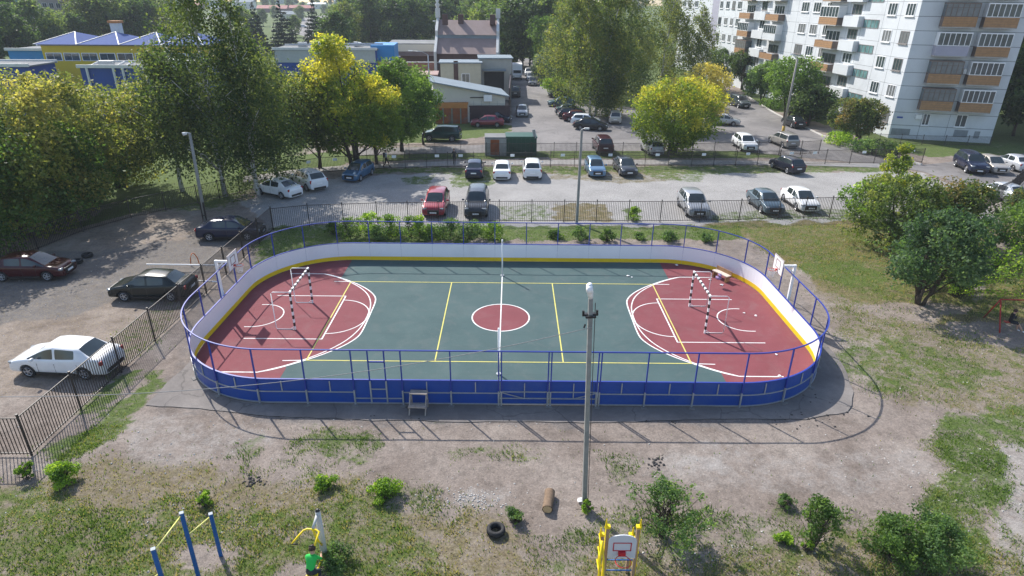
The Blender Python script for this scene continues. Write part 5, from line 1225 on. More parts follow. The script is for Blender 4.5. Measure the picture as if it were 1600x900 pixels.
for i, (px, py, H, Rr, lf) in enumerate([(545, 368, 1.3, .9, LGR), (578, 366, 1.6, .9, LBR), (610, 368, 1.5, 1.0, LBR), (642, 370, 1.5, .9, LGR), (672, 372, 1.0, .9, LGR), (705, 370, 1.3, 1.0, LSH), (735, 372, 1.2, 1.0, LSH), (768, 374, 1.2, .8, LBR), (520, 366, .9, .6, LGR), (590, 374, .9, .8, LSH), (656, 364, 1.3, .7, LBR), (905, 374, .9, .6, LSH), (948, 377, .9, .55, LGR), (1046, 376, .7, .6, LSH), (1104, 378, .6, .5, LSH), (868, 372, .6, .5, LGR), (990, 345, 1.1, .45, LBR), (1000, 374, .5, .4, LSH)]):
    where = ['left end of the row', 'second from the left', 'third from the left', 'left of the red crossover', 'below the red crossover', 'below the dark grey suv', 'right below the dark grey suv', 'last of the row, near the centre post', 'leftmost small one', 'low one before the row', 'tall one left of the red crossover', 'beside the tall concrete pole', 'right of the concrete pole', 'far right of the concrete pole', 'near the right rink corner', 'left of the concrete pole', 'upright one against the back fence', 'small one in the middle of the strip'][i]
    bush('green weed bush behind the rink, '+where, px, py, H, Rr, lf, 200+i, int(1300*Rr+300), .065, 12, group='weed bushes behind the rink', gap=.3)
# background woods: individual trees copied from a few prototypes
protos = {}
def proto(key, *a, **k):
    t = tree(*a, **k); protos[key] = t; return t
FARG = 'trees in the wood behind the yard'
spots = []
rw2 = np.random.RandomState(17)
for px in range(560, 905, 17): spots.append((px+rw2.uniform(-7, 7), rw2.uniform(96, 108) if px > 780 else rw2.uniform(70, 82), rw2.uniform(15, 19), 'woodA' if rw2.rand() < .6 else 'woodB', 'wood'))
for px in range(555, 905, 26): spots.append((px+rw2.uniform(-7, 7), rw2.uniform(52, 60), rw2.uniform(19, 25), 'woodA' if rw2.rand() < .5 else 'woodC', 'wood'))
for (px, py, H, kd) in [(10, 112, 15, 'woodB'), (-30, 120, 17, 'woodB'), (40, 108, 11, 'woodB'), (68, 100, 14, 'woodA'), (90, 98, 10, 'woodA'), (120, 94, 11, 'woodA'), (140, 92, 10, 'woodC'), (160, 90, 16, 'woodC'), (180, 88, 18, 'woodA'), (205, 86, 16, 'woodB'), (228, 84, 15, 'woodA'), (250, 82, 15, 'woodC'), (15, 80, 18, 'woodB'), (150, 66, 20, 'woodC'), (175, 62, 22, 'woodB'), (238, 50, 14, 'woodA'), (270, 60, 14, 'woodA'), (300, 66, 13, 'woodC'), (385, 68, 12, 'woodA'), (545, 84, 14, 'woodC'), (530, 96, 12, 'woodB')]: spots.append((px, py, H, kd, 'left'))
for (px, py, H, kd) in [(1583, 212, 11, 'woodB'), (1612, 222, 12, 'woodB'), (1605, 190, 17, 'woodB'), (1640, 210, 15, 'woodA'), (1585, 178, 19, 'woodB'), (1625, 170, 22, 'woodB'), (1660, 185, 20, 'woodB')]: spots.append((px, py, H, kd, 'right'))
for px in range(330, 1500, 45): spots.append((px+rw2.uniform(-12, 12), rw2.uniform(22, 34) if px > 560 else rw2.uniform(10, 16), rw2.uniform(14, 20) if px > 560 else rw2.uniform(8, 13), ('woodA', 'woodB', 'woodC')[rw2.randint(3)], 'far'))
for px in range(-60, 1500, 17): spots.append((px+rw2.uniform(-9, 9), rw2.uniform(5, 9), rw2.uniform(14, 26), 'woodA', 'far'))
for px in (412, 430, 470, 508, 520, 535, 548, 462, 500): spots.append((px, rw2.uniform(24, 46) if px not in (462, 500) else 58, rw2.uniform(7, 11), ('woodA', 'woodB')[rw2.randint(2)], 'far'))
for px in range(-60, 560, 24): spots.append((px+rw2.uniform(-9, 9), rw2.uniform(9, 15), rw2.uniform(8, 16), ('woodA', 'woodB')[rw2.randint(2)], 'far'))
LBL = {'wood': ('tree in the dense green wood behind the brown roofed hall', FARG), 'left': ('tree behind and around the kindergarten roofs at upper left', 'trees beyond the kindergarten'), 'right': ('tall dark tree in the shade right of the apartment block', 'dark trees right of the apartment block'), 'far': ('small distant tree near the horizon', 'distant trees near the horizon')}
protos = {}
for i, (px, py, H, kd, zone) in enumerate(spots):
    x, y = T(px, py); lb, gr = LBL[zone]
    if kd not in protos:
        lf, sz = {'woodA': (LFR, .34), 'woodB': (LDG, .34), 'woodC': (LBY, .32)}[kd]
        protos[kd] = tree('broadleaf_tree', lb, x, y, 16, 5.2, lf, 300+len(protos), 'round', .10, 9000, sz, 44, 1.9, BARK, .25, group=gr, nlimb=8); t = protos[kd]
    else: t = copy_thing(protos[kd], (x, y, 0), rw2.uniform(0, 6.28), lb, gr)
    s_ = H/16; t.scale = (s_*rw2.uniform(.9, 1.15), s_*rw2.uniform(.9, 1.15), s_)
# bright maples by the yard road and silver bush
for (px, py, H, Rr, sd, lb, lf) in [(852, 116, 12, 4.2, 401, 'bright green maple at the left of the yard birches', LGR), (828, 104, 12, 3.8, 402, 'bright green maple behind the three parked cars', LGR), (872, 122, 10, 3.5, 403, 'dark green tree behind the lamp post on the yard road', LDG)]:
    x, y = T(px, py); tree('leafy_tree', lb, x, y, H, Rr, lf, sd, 'round', .12, 14000, .2, 36, 1.4, BARK, .2)
x, y = T(845, 131); tree('silver_bush', 'silvery leaved bush beside the three parked cars', x, y, 5.4, 2.2, LSI, 404, 'round', .05, 9000, .13, 26, .9, BARK, .1, cat='bush')
x, y = T(866, 148); tree('leafy_bush', 'low bright green bush at the foot of the lamp post on the yard road', x, y, 2.6, 2.0, LBR, 405, 'round', .02, 5000, .13, 18, .9, BARK, .06, cat='bush')
# spruces
def spruce(px, py, H, Rr, sd, lb):
    rng = np.random.RandomState(sd); x, y = T(px, py); r = empty('spruce_tree', (x, y, 0), 0, lb, 'tree', 'spruces behind the kindergarten')
    MB().tube([(0, 0, 0), (0, 0, H*.97)], [.22, .03], 8).build('trunk', BARK, r, True); cl = []
    for k in range(16):
        t = k/15; z = H*(.08+.9*t); rr = Rr*(1-t)**.9+.15
        for q in range(max(3, int(9*(1-t)+3))):
            a = rng.uniform(0, 2*PI); cl.append((rr*.62*math.cos(a), rr*.62*math.sin(a), z-.25*rr*.6, rr*.42+.1, rr*.42+.1, .35))
    link('crown', crown('crown', cl, 11000, .26, rng, SPR, None, .6, .2), r)
spruce(447, 84, 15.5, 4.6, 501, 'broad blue-green spruce left of the small street'); spruce(495, 86, 15.5, 3.8, 502, 'narrower spruce above the yellow tree'); spruce(405, 84, 14, 3.6, 503, 'dark spruce just right of the tall birches')
# flower bed shrubs and hedge at the block
for i, (px, py, H, Rr, lf, lb) in enumerate([(1310, 226, 1.4, 1.3, LBR, 'left'), (1350, 238, 1.3, 1.4, LSH, 'middle'), (1385, 245, 1.5, 1.5, LDG, 'right'), (1250, 186, 1.5, 1.6, LSH, 'far upper'), (1205, 170, 1.3, 1.8, LGR, 'far left')]):
    x, y = T(px, py); tree('hedge_bush', 'garden bush along the kerb of the apartment block, '+lb+' one', x, y, H, Rr, lf, 600+i, 'round', .02, 3500, .1, 14, .7, BARK, .04, cat='bush')

# ------------------------------------------------------------------ grass blades (nobody could count them)
def grass():
    x, y, ch = GM; rng = np.random.RandomState(77); P_ = []
    from_ = lambda arr: arr
    # sample random points in the near strips, accept by mask (nearest grid vertex)
    def samp(n, xa, xb, ya, yb):
        X = rng.uniform(xa, xb, n); Y = rng.uniform(ya, yb, n); return X, Y
    xs = np.unique(x); ys = np.unique(y); nx = len(xs); G = ch['G'].reshape(len(ys), nx); D = ch['D'].reshape(len(ys), nx)
    tot = []
    for n, xa, xb, ya, yb in ((150000, -16, 20, -19.5, -9.5), (90000, 14, 34, -12, 18), (26000, -18, 30, 8.6, 14), (30000, -26, 40, 13, 34), (9000, -20, -14.5, -14, 6)):
        X, Y = samp(n, xa, xb, ya, yb); i = np.clip(np.searchsorted(xs, X), 0, nx-1); j = np.clip(np.searchsorted(ys, Y), 0, len(ys)-1)
        nz = fbm(X, Y, .9, 91); a = np.clip(G[j, i]*1.0+(nz-.5)*1.9, 0, 1)*(G[j, i] > .02)+.28*D[j, i]+.005
        ok = (rng.rand(n) < a) & ~((np.abs(X-.3) < 15.4) & (np.abs(Y) < 8.6)); X = X[ok]; Y = Y[ok]
        tt = np.where(rng.rand(len(X)) < np.clip(D[j, i][ok]-.6*G[j, i][ok]+.1, 0, 1), rng.uniform(.75, 1, len(X)), rng.uniform(0, .6, len(X))); tot.append((X, Y, tt))
    X = np.concatenate([t[0] for t in tot]); Y = np.concatenate([t[1] for t in tot]); tt = np.concatenate([t[2] for t in tot]); n = len(X)
    h = rng.uniform(.02, .085, n)*(1+.9*(fbm(X, Y, 1.2, 95) > .62)); a = rng.uniform(0, 2*PI, n); w = rng.uniform(.012, .03, n); lx = rng.normal(size=n)*.5; ly = rng.normal(size=n)*.5
    z0 = np.full(n, -.045); v = np.stack([np.stack([X-np.cos(a)*w, Y-np.sin(a)*w, z0], 1), np.stack([X+np.cos(a)*w, Y+np.sin(a)*w, z0], 1), np.stack([X+lx*h, Y+ly*h, h], 1)], 1).reshape(-1, 3).astype(np.float32)
    me = bpy.data.meshes.new('grass'); me.vertices.add(3*n); me.vertices.foreach_set('co', v.ravel()); me.loops.add(3*n); me.loops.foreach_set('vertex_index', np.arange(3*n, dtype=np.int32)); me.polygons.add(n); me.polygons.foreach_set('loop_start', np.arange(0, 3*n, 3, dtype=np.int32)); me.update(calc_edges=True)
    at_ = me.attributes.new('tint', 'FLOAT', 'POINT'); at_.data.foreach_set('value', np.repeat(tt, 3).astype(np.float32))
    me.materials.append(leafm('grass_blade', (.06, .12, .02), (.14, .22, .04), (.34, .29, .14), .3)); tag(link('grass', me), 'short patchy grass and dry weeds round the rink', 'grass', kind='stuff')
grass()

# ------------------------------------------------------------------ poles, lamps, wires
LAMPM = mat('lamp_housing', (.62, .63, .62), .5, .1)
def cpole(px, py, h, w0, w1, label, lean=0, name='lamp_post'):
    p = at(px, py); r = empty(name, p, rs_.uniform(-.1, .1), 0, None); tag(r, label, 'lamp post'); tl = lean or 0; r.rotation_euler = (0, -tl, .06)
    mb = MB(); n = 6
    V = []; 
    for i in range(n+1):
        t = i/n; w = (w0+(w1-w0)*t)/2; V += [(-w, -w, h*t-.1*(i == 0)), (w, -w, h*t-.1*(i == 0)), (w, w, h*t-.1*(i == 0)), (-w, w, h*t-.1*(i == 0))]
    mb.add(V, [(i*4+k, i*4+(k+1) % 4, (i+1)*4+(k+1) % 4, (i+1)*4+k) for i in range(n) for k in range(4)]+[tuple(n*4+k for k in range(4))])
    mb.build('pole', CONCD, r, bevel=.012)
    return r, p
r, pN = cpole(913, 790, 7.72, .155, .125, 'near square concrete lamp post standing in front of the rink', .034)
mb = MB(); mb.tube([(0, 0, 7.72), (-.03, 0, 7.95), (-.05, -.05, 8.2)], [.06, .10, .07], 10); mb.box((-.06, -.1, 8.06), (.15, .24, .2)); mb.build('lamp_head', WPAINT, r, True)
mb = MB(); mb.box((0, 0, 7.2), (.46, .06, .06)); mb.box((0, 0, 7.18), (.30, .30, .05)); mb.tube([(-.2, 0, 7.2), (-.2, 0, 7.34)], .035, 8); mb.tube([(.2, 0, 7.2), (.2, 0, 7.34)], .035, 8); mb.tube([(-.15, -.1, 6.95), (-.2, -.14, 6.85)], .03, 6); mb.build('insulator_bracket', BLK, r)
MB().tube([(.11, -.05, .1), (.115, -.05, 3.5), (.13, -.05, 7.6)], .012, 5).build('cable', WIRE, r)
r, pF = cpole(901, 349, 7.0, .2, .16, 'tall concrete lamp post standing at the gravel parking fence behind the rink')
mb = MB(); mb.tube([(0, 0, 6.9), (0, 0, 7.05), (.25, -.15, 7.15)], .03, 8); mb.box((.32, -.2, 7.14), (.34, .16, .10)); mb.build('lamp_head', LAMPM, r)
p = at(321, 345); r = empty('lamp_post', p, 0, 'leaning concrete lamp post with a dark metal foot in the left yard', 'lamp post')
tp = at(302, 208, 6.4)-p; tp = Vector((tp.x*.8, tp.y*.3, 6.5)); MB().tube([(0, 0, -.1), tp*.5, tp], [.14, .12, .10], 8).build('pole', CONCD, r, True)
mb = MB(); mb.box((-.11, -.05, .7), (.09, .09, 1.5)); mb.box((.11, -.05, .7), (.09, .09, 1.5)); mb.box((0, -.05, .45), (.3, .2, .05)); mb.build('foot_brace', BROWNM, r)
mb = MB(); mb.tube([tp, tp+Vector((-.15, -.1, .05))], .03, 8); mb.tube([tp+Vector((-.15, -.1, .0)), tp+Vector((-.4, -.25, -.03))], [.09, .13], 10); mb.build('lamp_head', LAMPM, r, True)
p = at(1223, 208); r = empty('lamp_post', p, 0, 'grey wooden lamp post with a yellow painted foot in the asphalt yard', 'lamp post')
H_ = hgt(1223, 208, 92); MB().tube([(0, 0, .9), (.12, 0, H_)], [.15, .11], 10).build('pole', mat('old_wood', (.30, .28, .25), .9, .2, 3), r, True); MB().tube([(0, 0, -.1), (0, 0, .9)], .18, 10).build('foot', mat('foot_yellow', (.55, .35, .05), .7, .2), r, True)
mb = MB(); mb.tube([(.12, 0, H_-.1), (-.6, -.2, H_+.5)], .035, 6); mb.box((-.75, -.24, H_+.55), (.5, .2, .12)); mb.build('lamp_head', LAMPM, r)
def slamp(px, py, pt, arm, label, lean=0):
    p = at(px, py); h = hgt(px, py, pt); r = empty('street_lamp', p, 0, label, 'street lamp')
    MB().tube([(0, 0, 0), (lean*.5, 0, h*.5), (lean, 0, h*.93)], [.12, .10, .07], 8).build('pole', GALV, r, True)
    MB().tube([(lean, 0, h*.93), (lean+arm*.4, 0, h*.99), (lean+arm, 0, h)], .045, 6).build('arm', GALV, r, True); MB().box((lean+arm*1.15, 0, h+.02), (.7, .28, .14)).build('lamp_head', WPAINT, r, bevel=.04)
slamp(672, 160, 80, -2.4, 'curved street lamp in front of the brick yard wall')
slamp(866, 148, 50, -1.3, 'street lamp at the yard road before the birches'); slamp(683, 110, 33, -.2, 'thin lamp pole left of the brown roofed hall')
slamp(523, 80, 37, .6, 'street lamp right of the spruces above the yellow tree'); slamp(207, 90, 22, -1.0, 'leaning street lamp behind the kindergarten', lean=-2.5)
# overhead wire
a = Vector((pN.x-.2, pN.y-.14, 6.85)); b = at(-260, 612, 5.2)
pts = []
for i in range(41):
    t = i/40; q = a.lerp(b, t); q.z -= 1.75*4*t*(1-t)*.55; pts.append(q)
tag(MB().tube(pts, .011, 5).build('overhead_wire', mat('wire_grey', (.25, .25, .25), .6), None, True), 'thin sagging wire running left from the near concrete post across the rink', 'wire')
a = at(1461, 160, 5.2); 
# ------------------------------------------------------------------ small things
def tyre(px, py, R_, w, label, tilt=(0, 0), group=None):
    p = at(px, py); r = empty('tyre', (p.x, p.y, 0), 0, label, 'tyre', group); n = 32
    pr = [(R_*.58, .02), (R_*.60, w), (R_*.88, w+.012), (R_, w*.85), (R_, w*.2), (R_*.88, 0), (R_*.6, 0)]
    V = [(math.cos(2*PI*k/n)*rr, math.sin(2*PI*k/n)*rr, z) for rr, z in pr for k in range(n)]; mb = MB(); m_ = len(pr)
    mb.add(V, [(a_*n+k, a_*n+(k+1) % n, ((a_+1) % m_)*n+(k+1) % n, ((a_+1) % m_)*n+k) for a_ in range(m_-0) for k in range(n)]); o = mb.build('carcass', RUBBER, r, True)
    t = MB()
    for k in range(48):
        a_ = 2*PI*k/48; t.box((math.cos(a_)*R_*1.0, math.sin(a_)*R_*1.0, w*.53), (.02, .022, w*.6), a_)
    t.build('tread', RUBBER, r); r.rotation_euler = (tilt[0], tilt[1], 0); return r
tyre(775, 832, .29, .2, 'black car tyre lying flat in the dry grass left of the cut log')
tyre(121, 411, .32, .22, 'black tyre beside the nose of the dark red sedan'); tyre(137, 401, .32, .22, 'black tyre behind the other tyre, farther from the dark red sedan')
p = at(857, 787); r = empty('cut_log', (p.x, p.y, .14), 1.42, 'short cut log lying on the bare ground left of the near concrete post', 'log')
mb = MB(); mb.tube([(-.42, 0, 0), (-.2, .01, 0), (.1, -.01, .0), (.42, 0, 0)], [.175, .165, .17, .18], 16, caps=False); mb.build('bark', BARKL, r, True)
mb = MB(); mb.tube([(-.425, 0, 0), (-.40, 0, 0)], .148, 16); mb.tube([(.40, 0, 0), (.425, 0, 0)], .15, 16); mb.build('cut_end', LOGEND, r)
# step stool
p = at(655, 640); r = empty('step_stool', (p.x, p.y, 0), -.05, 'weathered two-step wooden stool against the blue boards left of centre', 'step stool')
S_ = [(.72, .30, .78, 0), (.72, .26, .36, -.36)]
for (w, d_, z, y) in S_:
    mb = MB(); 
    for q in range(2): mb.box((0, y+(q-.5)*d_*.52+.1, z), (w, d_*.48, .045))
    mb.build('step', WOOD, r)
for s in (-1, 1):
    mb = MB(); mb.bar((s*.33, .22, 0), (s*.33, .16, .76), .05, .05); mb.build('leg', WOOD, r); mb = MB(); mb.bar((s*.33, -.42, 0), (s*.33, -.05, .76), .05, .05); mb.build('leg', WOOD, r)
    MB().bar((s*.365, -.38, .32), (s*.365, .2, .34), .03, .06).build('side_brace', WOOD, r)
# broken bench leaning in the corner
p = at(1122, 437); r = empty('wooden_bench', (p.x+.15, p.y, .02), R(-62), 'brown wooden bench with a light seat standing on the court by the right goal', 'bench')
BW = mat('bench_brown', (.30, .17, .08), .7, .2, 3); MB().box((0, 0, .42), (1.2, .36, .05)).build('seat', mat('bench_light', (.62, .52, .44), .6, .12), r); MB().box((0, .2, .48), (1.2, .05, .4), 0).build('backrest', BW, r)
for s in (-1, 1): MB().box((s*.5, 0, .2), (.07, .34, .4)).build('leg', BW, r)
p2 = at(1126, 436, .5); r = empty('purple_bag', (p2.x, p2.y, .5), 0, 'purple and white bag on the near end of the wooden bench', 'bag')
mb = MB(); mb.tube([(-.16, 0, .0), (-.14, 0, .12), (-.1, 0, .24), (0, 0, .3)], [.15, .18, .14, .04], 9); mb.build('sack', mat('bag_purple', (.28, .18, .36), .6, .2), r, True); MB().tube([(-.1, 0, .28), (-.04, .06, .4), (.02, 0, .29)], .012, 5).build('handle', WPAINT, r)
# litter
def scrap(px, py, s, label, m=WPAINT, z=.026, name='paper_scrap', cat='litter', group='paper scraps on the court'):
    p = at(px, py); mb = MB(); rr = np.random.RandomState(int(px*7+py)); V = [(math.cos(k*1.05)*s*rr.uniform(.5, 1.1), math.sin(k*1.05)*s*rr.uniform(.5, 1.1), rr.uniform(0, s*.5)) for k in range(6)]+[(0, 0, s*.6), (0, 0, 0)]
    mb.add(V, [(i, (i+1) % 6, 6) for i in range(6)]+[((i+1) % 6, i, 7) for i in range(6)]); o = mb.build(name, m); o.location = (p.x, p.y, z); tag(o, label, cat, group)
for px, py, s, lb in [(981, 432, .13, 'white paper scrap on the green floor, larger of two before the far board'), (987, 434, .10, 'white paper scrap beside the larger one on the green floor'), (1057, 415, .12, 'white scrap at the foot of the far board on the red floor'), (1127, 446, .12, 'white scrap on the red floor below the bench'), (1109, 438, .12, 'white scrap between the goal and the bench'), (1163, 490, .09, 'white scrap near the small arc at the right end'), (1181, 494, .09, 'pinkish white scrap farther right of the small arc'), (1213, 555, .10, 'white scrap near the front right boards'), (1218, 588, .09, 'white scrap at the front boards, right corner')]: scrap(px, py, s, lb)
scrap(906, 783, .16, 'white rag at the foot of the near concrete post', z=.03, group=None)
# rubble and pebbles
def stones(name, label, cat, polys, m, smin, smax, seed, stuff=True):
    rng = np.random.RandomState(seed); mb = MB()
    for (px, py, n, rx, ry) in polys:
        for i in range(n):
            p = at(px+rng.normal()*rx, py+rng.normal()*ry); s = rng.uniform(smin, smax)
            V = [(p.x+a*s*rng.uniform(.6, 1.1), p.y+b*s*rng.uniform(.6, 1.1), -.02+c*s*rng.uniform(.5, .8)) for a, b, c in ((-1, -1, 0), (1, -1, 0), (1, 1, 0), (-1, 1, 0), (-.5, -.5, 1), (.5, -.5, 1), (.5, .5, 1), (-.5, .5, 1))]
            mb.add(V, [(0, 1, 5, 4), (1, 2, 6, 5), (2, 3, 7, 6), (3, 0, 4, 7), (4, 5, 6, 7)])
    o = mb.build(name, m); tag(o, label, cat, kind='stuff' if stuff else None)
PB = mat('pebble', (.46, .44, .41), .9, .3, 9); DS = mat('dark_rubble', (.05, .046, .044), .9, .3, 6)
stones('pebbles', 'pale pebbles scattered over the bare ground', 'stones', [(740, 778, 170, 28, 9), (300, 700, 60, 120, 30), (800, 740, 90, 260, 40), (1350, 720, 50, 90, 22), (300, 820, 80, 160, 40), (1100, 860, 90, 200, 25), (1380, 560, 90, 90, 50), (150, 470, 90, 110, 40), (1500, 760, 50, 60, 60), (700, 660, 40, 250, 6)], PB, .010, .038, 5)
stones('rubble', 'dark rubble heaps in the weeds before the rink', 'rubble', [(396, 752, 34, 9, 6), (1025, 722, 26, 8, 5), (530, 858, 10, 8, 8), (1250, 640, 60, 40, 16), (770, 655, 20, 200, 3)], DS, .02, .07, 6)
# orange bent pipe frame
p = at(305, 414); r = empty('pipe_frame', (p.x, p.y, 0), .3, 'bent orange pipe parking guard in the left yard behind the hoop', 'parking guard'); OP = mat('orange_paint', (.55, .14, .03), .6, .2)
for s in (0, 1): MB().tube([(s*.5-.25, 0, 0), (s*.4-.2, .03, .45), (s*.16-.08, 0, .75), (.0, 0, .8)], .03, 7).build('bent_pipe', OP, r, True)
for (q0, q1, lb) in [((231, 421), (380, 423), 'long white pipe lying level behind the dark green-grey sedan'), ((308, 447), (345, 449), 'short white pipe between the sedan and the left hoop post')]:
    a = at(*q0); b = at(*q1); mb = MB(); d_ = b-a; mb.tube([(0, 0, .35), (d_.x, d_.y, .35)], .045, 8); o = mb.build('white_rail', WPAINT, None, True); o.location = (a.x, a.y, 0); tag(o, lb, 'pipe')
# blue wheel track marks etc stay in the ground. Manhole
# ------------------------------------------------------------------ playground
p1 = at(239, 858, 2.45); p2 = at(310, 900); p3 = at(345, 868); p0 = at(205, 925, 1.65)
base = Vector((p2.x, p2.y, 0)); r = empty('pull_up_bars', base, 0, 'stepped pull-up bars with blue posts and pale yellow rails at lower left', 'exercise bars')
PS = [(Vector((p0.x, p0.y, 0)), 1.7), (Vector((p1.x, p1.y, 0)), 2.45), (Vector((p2.x, p2.y, 0)), 2.42), (Vector((p3.x, p3.y, 0)), 1.66)]
for q, h in PS:
    c = q-base; MB().box(c+Vector((0, 0, h/2)), (.11, .11, h), .5).build('post', EXB, r, bevel=.01); MB().box(c+Vector((0, 0, h+.008)), (.112, .112, .02), .5).build('post_cap', mat('cap_grey', (.3, .34, .38), .6, .1), r)
for a_, b_, z in ((0, 1, 1.6), (1, 2, 2.36), (2, 3, 1.58)):
    A0 = PS[a_][0]-base; B0 = PS[b_][0]-base; MB().tube([A0+Vector((0, 0, z)), B0+Vector((0, 0, z))], .02, 8).build('rail', LEMON, r, True)
# exercise machine
mx = Vector((-5.02, -16.12, 0)); r = empty('exercise_machine', mx, 0, 'grey column exercise machine with yellow pull-down handles at the bottom left of centre', 'exercise machine')
L_ = lambda px, py, z: at(px, py, z)-mx
MB().tube([(0, 0, -.05), (.0, .0, 2.0)], [.115, .075], 14).build('column', mat('machine_grey', (.5, .5, .48), .5, .08), r, True); MB().tube([(0, 0, 1.99), (0, 0, 2.06)], [.08, .03], 12).build('column_cap', BLK, r)
hb = [L_(456, 850, 1.55), L_(464, 840, 1.62), L_(474, 829, 1.7), L_(480, 826.5, 1.72), L_(494, 828, 1.72), L_(498.5, 831, 1.7), L_(495, 842, 1.62), L_(491.5, 853, 1.55)]
MB().tube(hb, .028, 8).build('handle_bar', YP, r, True)
for q, s in ((hb[0], 1), (hb[-1], -1)): MB().tube([q, q+Vector((s*.16, 0, -.01))], .022, 8).build('grip', BLK, r, True)
MB().tube([(0, 0, 1.92), L_(489, 826, 1.74)], .045, 8).build('lever', mat('machine_grey', (.5, .5, .48)), r, True); MB().tube([L_(489, 828, 1.72), L_(497, 845, 1.3), (.02, -.12, .8)], .035, 8).build('lower_lever', YP, r, True)
sx_, sy_ = L_(487, 905, .45).x, L_(487, 905, .45).y
MB().tube([(0, -.1, .3), (sx_*.6, sy_*.6, .3), (sx_, sy_, .42)], .035, 8).build('seat_arm', YP, r, True); MB().box((sx_, sy_, .46), (.34, .32, .06), .2).build('seat', YP, r, bevel=.02)
# play tower with small hoop
q1 = at(950, 824, 2.45); q2 = at(998, 826, 2.45); base = Vector(((q1.x+q2.x)/2, q1.y, 0)); r = empty('play_tower', base, 0, 'yellow and wood climbing frame with a small basketball board at the bottom edge', 'climbing frame')
wd_ = (q2.x-q1.x)/2; TW = mat('tower_wood', (.36, .24, .15), .7, .2, 4)
for s in (-1, 1):
    for yy, hh in ((0, 2.45), (.7, 1.45)):
        MB().box((s*wd_, yy, hh/2), (.09, .09, hh)).build('post', TW, r, bevel=.01)
        mb = MB(); mb.box((s*(wd_+.052), yy, hh/2+.1), (.012, .10, hh-.2)); mb.box((s*wd_, yy, hh+.03), (.12, .12, .07)); mb.tube([(s*(wd_+.05), yy, hh), (s*(wd_+.05), yy, hh+.3)], [.045, .012], 8); mb.build('post_cap', YP, r)
    for z in (.5, 1.0, 1.5): MB().tube([(s*(wd_+.09), .7, z), (s*(wd_+.09), 0, z)], .016, 6).build('ladder_rail', YP, r, True)
for z in (.45, .85, 1.25, 1.6): MB().tube([(-wd_, 0, z), (wd_, 0, z)], .02, 6).build('rung', EXB, r, True)
MB().tube([(-wd_-.14, -.1, 2.05), (-wd_-.2, -.3, 1.6), (-wd_-.22, -.55, .9), (-wd_-.24, -.8, .1)], .035, 8).build('slide_rail', YP, r, True); MB().tube([(-wd_-.14, -.1, 2.0), (-wd_-.1, -.3, 1.6), (-wd_-.1, -.55, .9), (-wd_-.1, -.8, .1)], .03, 8).build('slide_rail', YP, r, True)
bw = wd_-.03; n = 12
poly = [(-bw, 1.45), (bw, 1.45), (bw, 2.08)]+[(bw*math.cos(PI*k/n), 2.08+.22*math.sin(PI*k/n)) for k in range(1, n)]+[(-bw, 2.08)]
V = [(x, -.13, z) for x, z in poly]+[(x, -.10, z) for x, z in poly]; k = len(poly); mb = MB(); mb.add(V, [tuple(range(k)), tuple(range(2*k-1, k-1, -1))]+[(i, (i+1) % k, (i+1) % k+k, i+k) for i in range(k)])
RD = mat('play_red', (.5, .015, .03), .4, .1)
for cx_, cz_, w, h in ((0, 2.02, .50, .025), (0, 1.74, .50, .025), (-.24, 1.88, .025, .28), (.24, 1.88, .025, .28)): mb.box((cx_, -.136, cz_), (w, .01, h), 0, 1)
bb = mb.build('backboard', [mat('board_grey', (.58, .60, .63), .5, .05), RD], r)
mb = MB(); mb.box((0, -.17, 1.66), (.2, .08, .12)); mb.tube([(.21*math.cos(2*PI*q/24), -.40+.21*math.sin(2*PI*q/24), 1.62) for q in range(25)], .012, 6, 0, False); mb.build('hoop', RD, r)
# swing
zt = 1.5; b1 = at(1562, 520); b2 = at(1537, 496); tp = Vector(((b1.x+b2.x)/2, (b1.y+b2.y)/2, zt)); SR = mat('swing_red', (.42, .035, .03), .5, .2)
base = Vector((b1.x, b1.y, 0)); r = empty('swing_set', base, 0, 'red metal swing frame on the worn ground at the right edge', 'swing')
off = Vector((2.4, -.1, 0))
for o_ in (Vector((0, 0, 0)), off):
    for q in (b1, b2): MB().tube([q+o_-base, tp+o_-base], .035, 8).build('leg', SR, r, True)
MB().tube([tp-base, tp+off-base], .035, 8).build('top_bar', SR, r, True)
gx = at(1578, 503, .45); sc = Vector((gx.x, gx.y, .45))
for s in (-.22, .22):
    MB().tube([Vector((sc.x+s, tp.y-.02, zt))-base, Vector((sc.x+s, sc.y, .45))-base], .009, 5).build('chain', BLK, r)
MB().box(sc-base, (.52, .2, .04)).build('seat', SR, r)

